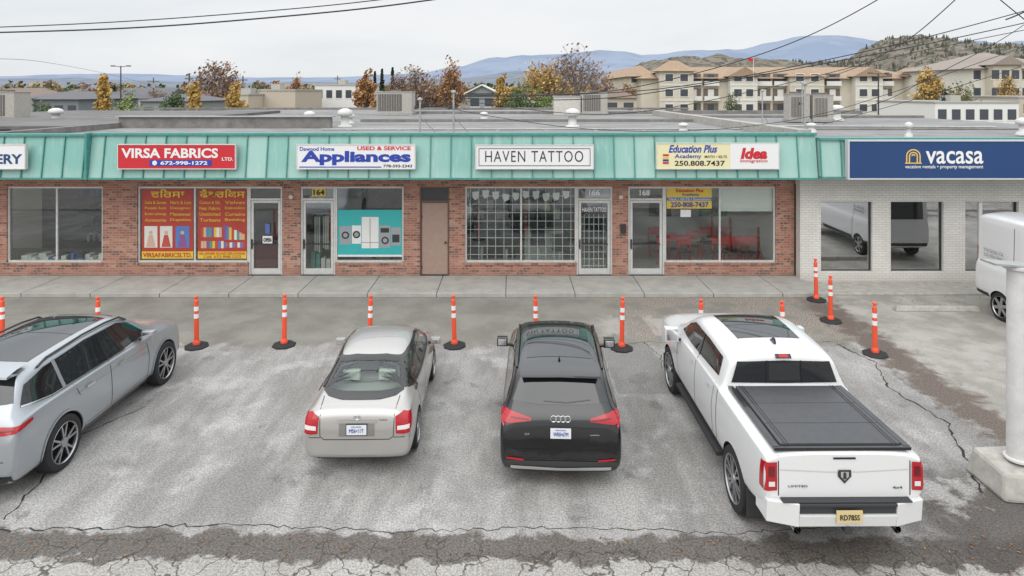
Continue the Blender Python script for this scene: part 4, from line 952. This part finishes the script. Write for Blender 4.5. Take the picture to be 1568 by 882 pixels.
b=MB(); b.box(QX(974),QX(1012),D+6,D+50,0,QZ(116),crm); b.hip(QX(974),QX(1012),D+6,D+50,QZ(116),2.4,tanr,.8)
for fl in range(3):
    for q in range(3): cx=QX(979+q*12); b.box(cx-.5,cx+.5,D+5.9,D+5.99,1.8+fl*3,3.3+fl*3,wd)
b.obj('wing',e)
e=empty('condominium_building'); b=MB(); D=112.
rgg=mat('roof_grey',(.28,.24,.21),.85,noise=.1)
a,d_=QX(1490,D),QX(1640,D); b.box(a,d_,D,D+20,0,QZ(105,D),crm2); b.hip(a,d_,D,D+20,QZ(105,D),3.2,rgg,.8)
b.box(QX(1508,D),QX(1550,D),D-2,D,0,QZ(100,D),crm); b.hip(QX(1508,D),QX(1550,D),D-2,D+8,QZ(100,D),1.6,rgg,.6,gable=True)
for fl in range(3):
    for q in range(8):
        cx=QX(1496+q*15,D); yy=D-2 if 1508<1496+q*15<1550 else D
        b.box(cx-.6,cx+.6,yy-.08,yy-.001,2+fl*3,3.5+fl*3,wd); b.box(cx-.75,cx+.75,yy-.05,yy-.0005,1.85+fl*3,1.99+fl*3,trimw)
b.obj('walls_and_roof',e)
def lowbld(name,px0,px1,pyt,D,wm,rm_=None,hgt=0,gable=False,dep=12,win=3,):
    e=empty(name); b=MB(); x0=QX(px0,D);x1=QX(px1,D);z=QZ(pyt,D)
    b.box(x0,x1,D,D+dep,0,z,wm)
    if rm_: b.hip(x0,x1,D,D+dep,z,hgt,rm_,.4,gable)
    else: b.box(x0-.1,x1+.1,D-.1,D+dep+.1,z+.001,z+.2,galv); b.box((x0+x1)/2-1,(x0+x1)/2+.2,D+3,D+5,z+.201,z+.9,acm)
    for i in range(win):
        cx=x0+(x1-x0)*(i+.5)/win; w=min(.8,(x1-x0)/win*.3); b.box(cx-w,cx+w,D-.06,D-.001,z-1.9,z-.7,wd); b.box(cx-w-.1,cx+w+.1,D-.04,D-.0005,z-2.05,z-1.91,trimw)
    b.obj('walls_and_roof',e)
rg=mat('roof_slate',(.13,.13,.14),.85,noise=.15); rb=mat('roof_brown',(.2,.15,.12),.85,noise=.15)
gre=mat('siding_grey',(.28,.31,.32),.8); bei=mat('siding_beige',(.5,.44,.36),.8); wst=mat('stucco_white',(.70,.70,.68),.8)
lowbld('commercial_building',376,452,139,85,bei,win=0); lowbld('commercial_building',482,556,131,100,wst,win=5); lowbld('commercial_building',352,380,146,80,bei,win=1)
lowbld('house',716,760,143,95,gre,gre,0,False,win=2)
e=empty('house_gable'); b=MB(); D=94.9
b.poly([(QX(713,D),D,QZ(143,D)),(QX(763,D),D,QZ(143,D)),(QX(738,D),D,QZ(131,D))],gre)
for sg_ in (-1,1): 
    b.hexa([(QX(738+sg_*27,D),D-.6,QZ(144.5,D)),(QX(738,D),D-.6,QZ(131,D)),(QX(738,D),D+10,QZ(131,D)),(QX(738+sg_*27,D),D+10,QZ(144.5,D)),(QX(738+sg_*27,D),D-.6,QZ(142.5,D)),(QX(738,D),D-.6,QZ(129,D)),(QX(738,D),D+10,QZ(129,D)),(QX(738+sg_*27,D),D+10,QZ(142.5,D))],trimw)
b.obj('gable',e)
lowbld('house',20,120,152,75,mat('siding_dark',(.2,.22,.24),.8),rg,.9,win=5); lowbld('house',-60,30,148,90,bei,rb,1.2); lowbld('house',215,290,155,80,gre,rg,.8,win=3); lowbld('house',292,345,146,110,wst,rb,1.3); lowbld('house',640,705,152,110,bei,rb,1.2)
lowbld('house',925,975,150,100,bei,rb,1.4,win=2); lowbld('commercial_building',1432,1560,158,75,wst,win=6); lowbld('house',120,160,152,95,wst,rg,1.1,win=1); lowbld('house',556,580,150,120,wst,rb,1.3,win=1); lowbld('commercial_building',770,850,160,90,gre,win=4); lowbld('commercial_building',1560,1700,150,80,bei,win=4); lowbld('commercial_building',-200,0,152,70,wst,win=6)
# ---------------------------------------------------------------- hills
def terrain(name,prof,D,depth,m,rough,seed,base=0):
    from mathutils import noise
    nx=260;ny=22;b=MB();g=[]
    xs=[prof[0][0]+(prof[-1][0]-prof[0][0])*i/nx for i in range(nx+1)]
    def hh(px):
        for (a,y0),(c_,y1) in zip(prof[:-1],prof[1:]):
            if a<=px<=c_: t=(px-a)/(c_-a); t=t*t*(3-2*t); return y0+(y1-y0)*t
        return prof[-1][1]
    for j in range(ny+1):
        t=j/ny; row=[]
        for px in xs:
            d=D-depth*(1-t); h=(140-hh(px))/1000*D
            n=noise.fractal(Vector((px*.012*rough+seed,t*3*rough,seed)),1.,2.2,7)
            z=base+h*(t**.8)*(1+ .22*n*(1-t*.6)) + h*.06*n
            row.append(((px-784)/1000*D,d+abs(n)*depth*.08,z if t>0 else -5))
        g.append(row)
    g.append([(p[0],p[1]+depth*.5,-5) for p in g[-1]])
    b.grid(g,m); b.obj(name,smooth=True)
    return g
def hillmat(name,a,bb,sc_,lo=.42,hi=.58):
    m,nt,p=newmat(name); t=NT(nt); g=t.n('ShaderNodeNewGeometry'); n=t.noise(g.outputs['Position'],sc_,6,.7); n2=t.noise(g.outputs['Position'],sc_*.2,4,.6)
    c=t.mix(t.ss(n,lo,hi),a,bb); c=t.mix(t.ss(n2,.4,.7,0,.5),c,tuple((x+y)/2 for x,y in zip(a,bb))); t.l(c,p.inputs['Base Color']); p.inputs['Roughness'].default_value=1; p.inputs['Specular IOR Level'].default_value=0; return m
terrain('far_mountain',[(-900,118),(0,117),(90,113),(200,112),(300,116),(420,119),(520,117),(640,112),(700,100),(760,88),(800,84),(860,80),(930,77),(1000,82),(1060,78),(1120,75),(1180,66),(1240,60),(1300,54),(1335,57),(1400,66),(1500,62),(1568,60),(1800,52),(2500,70)],9000,2500,hillmat('far_mountain_haze_blue',(.205,.25,.335),(.25,.295,.375),.0015),.7,3.)  # blue of distance haze is painted into the mountain's base colour
terrain('far_hills',[(-900,122),(0,120),(120,118),(230,124),(330,126),(450,124),(560,126),(700,118),(800,108),(900,112),(1000,104),(1200,98),(1400,100),(1600,90),(2500,100)],5500,1500,hillmat('far_hills_haze_blue',(.17,.195,.23),(.215,.235,.265),.004),.8,9.)  # aerial haze put into the hills' grey-blue colours, no real atmosphere
G=terrain('rocky_hill',[(900,141),(930,120),(965,100),(985,92),(1010,84),(1060,81),(1120,84),(1180,88),(1260,92),(1305,88),(1325,68),(1350,56),(1400,51),(1450,55),(1490,66),(1530,63),(1568,68),(1700,60),(2200,70)],1500,450,hillmat('rocky_hill_scrub',(.085,.085,.07),(.22,.195,.165),.06,.42,.56),2.,4.)
# ---------------------------------------------------------------- trees
bark=mat('bark',(.12,.09,.07),.9,noise=.2); barkg=mat('bark_grey',(.2,.165,.15),.9)
pal={'gold':[(.46,.29,.07),(.34,.20,.045),(.54,.38,.13)],'orange':[(.36,.19,.08),(.26,.125,.05),(.44,.26,.12)],'rust':[(.26,.16,.11),(.18,.115,.085),(.32,.21,.145)],'green':[(.08,.125,.045),(.045,.08,.028),(.12,.17,.07)],'olive':[(.17,.17,.065),(.11,.11,.05),(.23,.2,.09)],'dark':[(.03,.05,.03),(.02,.035,.022),(.045,.065,.035)],'lime':[(.19,.26,.08),(.12,.18,.05),(.26,.31,.11)],'scrub':[(.045,.058,.042),(.06,.068,.048),(.11,.09,.05)]}
PM={k:[mat('leaf_%s_%d'%(k,i),c_,.8) for i,c_ in enumerate(v)] for k,v in pal.items()}
def leafq(b,p,s,m):
    u=Vector((random.gauss(0,1),random.gauss(0,1),random.gauss(0,1))).normalized(); v=u.orthogonal().normalized(); w=u.cross(v)
    b.poly([p+v*s,p+w*s*.6,p-v*s,p-w*s*.6],m)
b=MB()
for i in range(2200):
    r=random.randrange(4,len(G)-2); cidx=random.randrange(60,len(G[0])-70); p=Vector(G[r][cidx])+Vector((U(-5,5),U(-8,8),0)); h=U(5,11)
    k_=random.choice(PM['scrub'])
    n_=5; w_=U(1.6,3.2)
    pts=[p+Vector((math.cos(6.28*j/n_)*w_,math.sin(6.28*j/n_)*w_,-1)) for j in range(n_)]; top=p+Vector((U(-.6,.6),0,h))
    for j in range(n_): b.poly([pts[j],pts[(j+1)%n_],top],k_)
b.obj('hillside_pines')
def tree(px,pyt,wpx,D,kind,n=900,bare=0.,shape='round',name='tree'):
    e=empty(name); b=MB(); x=QX(px,D); H=QZ(pyt,D); W=wpx*D/1000/2; ms=PM[kind]; bk=barkg if bare else bark
    base=Vector((x,D,0)); b.cyl(base,base+Vector((0,0,H*.45)),.03*H,.018*H,bk,7,False); b.cyl(base+Vector((0,0,H*.45)),base+Vector((U(-.2,.2),0,H*.9)),.018*H,.004*H,bk,6,False)
    tips=[]; lo=.22 if shape!='col' else .12
    if shape=='cone':
        for i in range(n):
            z=H*(.1+.9*R()); rr=W*(1-z/H)**.8*U(.3,1.05)*(1+.25*math.sin(z*6/H*6)); a=U(0,6.28)
            leafq(b,Vector((x+math.cos(a)*rr,D+math.sin(a)*rr,z)),H*.035,random.choice(ms))
        b.obj('trunk_and_foliage',e); return
    nl=16 if not bare else 22
    for i in range(nl):
        a=6.28*i/nl+U(-.3,.3); zs=H*U(lo,.55); ze=H*U(.4 if shape!='col' else lo+.05,.97); f=math.sin(math.pi*min(1,max(.1,(ze/H-lo)/(1.02-lo)))**.8)
        rr=W*f*U(.55,1); s0=base+Vector((0,0,zs)); tp=base+Vector((math.cos(a)*rr,math.sin(a)*rr,max(ze,zs+.3)))
        mid=s0.lerp(tp,.5)+Vector((0,0,-.04*H)); b.cyl(s0,mid,.010*H,.007*H,bk,5,False); b.cyl(mid,tp,.007*H,.002*H,bk,5,False); tips.append(tp); tips.append(mid.lerp(tp,.5))
        for k_ in range(4 if not bare else 9):
            o=mid.lerp(tp,U(.1,.95)); q=o+Vector((U(-1,1)*W*.32,U(-1,1)*W*.32,U(0,.16)*H)); b.cyl(o,q,.0035*H,.001*H,bk,4,False); tips.append(q)
            if bare:
                for kk in range(4):
                    o2=o.lerp(q,U(.3,1)); q2=o2+Vector((U(-1,1)*W*.14,U(-1,1)*W*.14,U(.0,.08)*H)); b.cyl(o2,q2,.0018*H,.0006*H,bk,3,False)
    m_=int(n*(1-bare)); sz=.025*H if shape!='col' else .032*H
    for i in range(m_):
        k_=random.randrange(len(tips)); t=tips[k_]; mm=ms[(k_*7)%3] if R()<.65 else random.choice(ms)
        leafq(b,t+Vector((random.gauss(0,W*.13),random.gauss(0,W*.13),random.gauss(0,H*.035))),sz*U(.5,1.3),mm)
    b.obj('trunk_and_foliage',e)
T=[(330,95,76,105,'rust',2200,.3,'round'),(158,119,26,66,'gold',1300,0,'col'),(195,139,50,64,'lime',1500,0,'round'),(266,138,40,66,'green',1200,0,'round'),(298,124,24,66,'gold',1200,0,'col'),(360,126,34,68,'gold',1300,0,'round'),(452,114,28,110,'orange',1000,.2,'col'),(560,110,36,85,'orange',1500,0,'col'),(640,104,66,100,'rust',2200,.5,'round'),(612,108,42,110,'rust',1300,.5,'round'),(692,103,50,95,'orange',2000,.15,'round'),(664,108,46,98,'rust',1500,.5,'round'),(768,120,30,85,'gold',1300,0,'col'),(800,135,58,78,'green',1800,0,'round'),(832,132,36,80,'lime',1200,0,'round'),(840,90,84,120,'gold',2600,.25,'round'),(882,74,104,105,'rust',2200,.78,'round'),(585,106,14,140,'dark',500,0,'cone'),(601,104,12,140,'dark',500,0,'cone'),(574,110,12,140,'dark',500,0,'cone'),(930,116,40,115,'rust',1200,.4,'round'),(1422,108,44,90,'gold',1800,.05,'round'),(1470,130,54,80,'olive',1800,0,'round'),(1446,136,32,80,'dark',1100,0,'round'),(960,128,34,118,'orange',900,0,'round'),(60,150,64,62,'green',1100,0,'round'),(470,132,26,100,'rust',600,.4,'round'),(1545,118,40,100,'gold',900,.1,'round'),(1120,140,30,115,'green',700,0,'round'),(1250,142,26,115,'olive',700,0,'round'),(420,126,38,120,'rust',1100,.4,'round'),(-40,120,50,90,'orange',900,0,'round'),(1640,110,50,90,'gold',900,0,'round'),(100,138,50,100,'olive',900,0,'round'),(20,132,50,120,'olive',900,0,'round'),(240,138,40,120,'rust',800,.2,'round')]
for a in T: tree(*a,name={'cone':'pine_tree','col':'poplar_tree'}.get(a[7],'autumn_tree'))
b=MB()
for i in range(760):
    D=U(140,420); x=U(-.95,.95)*D; H=U(4.8,9)*(.8+.2*D/200); W=U(2,5); k_=random.choices(['rust','orange','gold','olive','green','dark','lime'],[5,2,1.5,4,4,3,.6])[0]
    con=k_=='dark' and R()<.6
    for j in range(80):
        z=H*U(.05,1); f=(1-z/H) if con else math.sqrt(max(0,1-(2*z/H-1)**2)); a=U(0,6.28); rr=W*f*U(.3,1)*(.5 if con else 1)
        leafq(b,Vector((x+math.cos(a)*rr,D+math.sin(a)*rr,z)),U(.3,.6)*D/200+.15,PM[k_][(j//27)%3])
b.obj('distant_trees')
b=MB(); e=empty('distant_suburb')
for i in range(90):
    D=U(130,380); x=U(-.9,.9)*D; w=U(6,14); h=U(3,5); 
    if 20<x*130/D<90 and D<190: continue
    b.box(x,x+w,D,D+8,0,h,random.choice([wst,bei,gre,crm])); b.hip(x,x+w,D,D+8,h,U(1.2,2),random.choice([rg,rb,rb]),.4,R()<.5)
    for q in range(3): cx=x+w*(q+.5)/3; b.box(cx-.5,cx+.5,D-.05,D-.001,h-2,h-.8,wd)
b.obj('houses',e)
def upole(px,pyt,D,arm=1.2,name='utility_pole'):
    e=empty(name); b=MB(); x=QX(px,D);H=QZ(pyt,D); pm=mat('pole_wood',(.12,.10,.085),.9)
    b.cyl((x,D,0),(x,D,H),.16,.11,pm,8); b.box(x-arm,x+arm,D-.16,D-.06,H-.8,H-.65,pm)
    for q in (-1,-.4,.4,1): b.cyl((x+q*arm*.95,D-.11,H-.65),(x+q*arm*.95,D-.11,H-.45),.05,.03,galv,6)
    b.cyl((x+.3,D-.3,H-2),(x+.3,D-.3,H-1.1),.22,.22,galv,10); b.obj('pole',e)
def lamp(px,pyt,D):
    e=empty('street_lamp'); b=MB(); x=QX(px,D);H=QZ(pyt,D); b.cyl((x,D,0),(x,D,H),.10,.06,alud,8); b.cyl((x,D,H-.1),(x+.9,D,H),.04,.03,alud,6); b.cyl((x,D,H-.1),(x-.9,D,H),.04,.03,alud,6)
    for q in (-1.1,.7): b.box(x+q,x+q+.4,D-.15,D+.15,H-.06,H+.06,alud)
    b.obj('pole',e)
lamp(185,101,75); upole(235,119,130); upole(290,112,85,.5); upole(372,116,110,.8); lamp(1345,112,70); upole(517,116,150,.8)
e=empty('flag_pole'); b=MB(); D=128; b.cyl((QX(1148),D,0),(QX(1148),D,QZ(88,D)),.06,.05,trimw,6); b.box(QX(1140),QX(1148),D-.02,D,QZ(94,D),QZ(89,D),red); b.obj('flag',e)
# ---------------------------------------------------------------- overhead wires
wm=mat('cable_black',(.02,.02,.022),.6)
def wire(pts,r,Ds,name='overhead_wire'):
    c=bpy.data.curves.new(name,'CURVE'); c.dimensions='3D'; c.bevel_depth=r; c.bevel_resolution=1; sp=c.splines.new('NURBS'); sp.points.add(len(pts)-1); sp.use_endpoint_u=True; sp.order_u=3
    for i,((px,py_),D) in enumerate(zip(pts,Ds)): sp.points[i].co=((px-784)*D/1000,D,CH+(140-py_)*D/1000,1)
    o=bpy.data.objects.new(name,c); scene.collection.objects.link(o); c.materials.append(wm)
wire([(-150,46),(0,42),(200,33),(400,18),(560,3),(640,-8)],.011,[13]*6)
wire([(-150,53),(0,50),(220,43),(440,25),(600,9),(700,-6)],.016,[13]*6)
wire([(-150,93),(0,86),(90,98),(180,116),(240,132)],.012,[30,32,50,70,100])
wire([(1360,-10),(1290,32),(1180,80),(1040,120),(900,148),(697,146)],.014,[17,18,19,20,21,21.8])
wire([(1475,-12),(1420,40),(1370,75),(1300,110),(1230,130)],.014,[18,19,22,26,31])
wire([(1600,8),(1450,50),(1300,85),(1100,125),(930,146),(697,148)],.016,[20]*5+[21.8])
wire([(1600,28),(1450,62),(1250,100),(1050,135),(880,158),(697,150)],.016,[20]*5+[21.8])
wire([(1600,40),(1400,78),(1200,130),(1000,172),(860,178),(697,152)],.012,[20]*5+[21.8])
wire([(1600,60),(1350,150),(1200,190),(1000,205),(800,190),(650,158)],.010,[20]*5+[22])
wire([(1600,15),(1540,60),(1440,110),(1330,170),(1240,180)],.012,[20,20.5,22,25,28])
wire([(1520,-10),(1580,40),(1620,70)],.014,[18]*3); wire([(1540,30),(1570,20),(1620,-10)],.02,[18]*3); wire([(1600,90),(1420,150),(1260,190)],.01,[20,22,24])
# ---------------------------------------------------------------- world, sun, camera
w=bpy.data.worlds.new('World'); scene.world=w; w.use_nodes=True; nt=w.node_tree; t=NT(nt)
bg=nt.nodes['Background']; out=nt.nodes['World Output']
sky=t.n('ShaderNodeTexSky',sky_type='NISHITA'); sky.sun_disc=False; sky.sun_elevation=math.radians(44); sky.sun_rotation=math.radians(202)
t.l(sky.outputs[0],bg.inputs[0]); bg.inputs[1].default_value=.13
tc=t.n('ShaderNodeTexCoord'); mp=t.n('ShaderNodeMapping'); mp.inputs['Scale'].default_value=(1.0,1.0,4.5); t.l(tc.outputs['Generated'],mp.inputs[0])
n=t.noise(mp.outputs[0],1.6,5,.55,.4); cl=t.mix(t.ss(n,.3,.7),(.75,.79,.83),(.90,.91,.925))
sz=t.n('ShaderNodeSeparateXYZ'); t.l(tc.outputs['Generated'],sz.inputs[0])
bg2=t.n('ShaderNodeBackground'); t.l(cl,bg2.inputs[0]); t.l(t.ss(sz.outputs[2],.16,.85,1.0,2.2),bg2.inputs[1])   # CIE overcast: zenith brighter than horizon
mx=t.n('ShaderNodeMixShader'); n2=t.noise(mp.outputs[0],1.1,4,.5); t.l(t.ss(n2,.3,.62,.85,.97),mx.inputs[0]); t.l(bg.outputs[0],mx.inputs[1]); t.l(bg2.outputs[0],mx.inputs[2]); t.l(mx.outputs[0],out.inputs[0])
L=bpy.data.lights.new('sun','SUN'); L.energy=1.45; L.angle=math.radians(65); L.color=(1,.96,.9); lo=bpy.data.objects.new('sun',L); scene.collection.objects.link(lo); lo.rotation_euler=(math.radians(46),0,math.radians(-22))
cam=bpy.data.cameras.new('camera'); cam.sensor_width=36; cam.lens=36*1000/1568; cam.shift_y=-301/1568; cam.clip_end=30000; cam.clip_start=.1
co=bpy.data.objects.new('camera',cam); scene.collection.objects.link(co); co.location=(0,0,CH); co.rotation_euler=(math.pi/2,0,0); scene.camera=co
scene.view_settings.view_transform='Standard'; scene.view_settings.look='None'; scene.view_settings.exposure=0
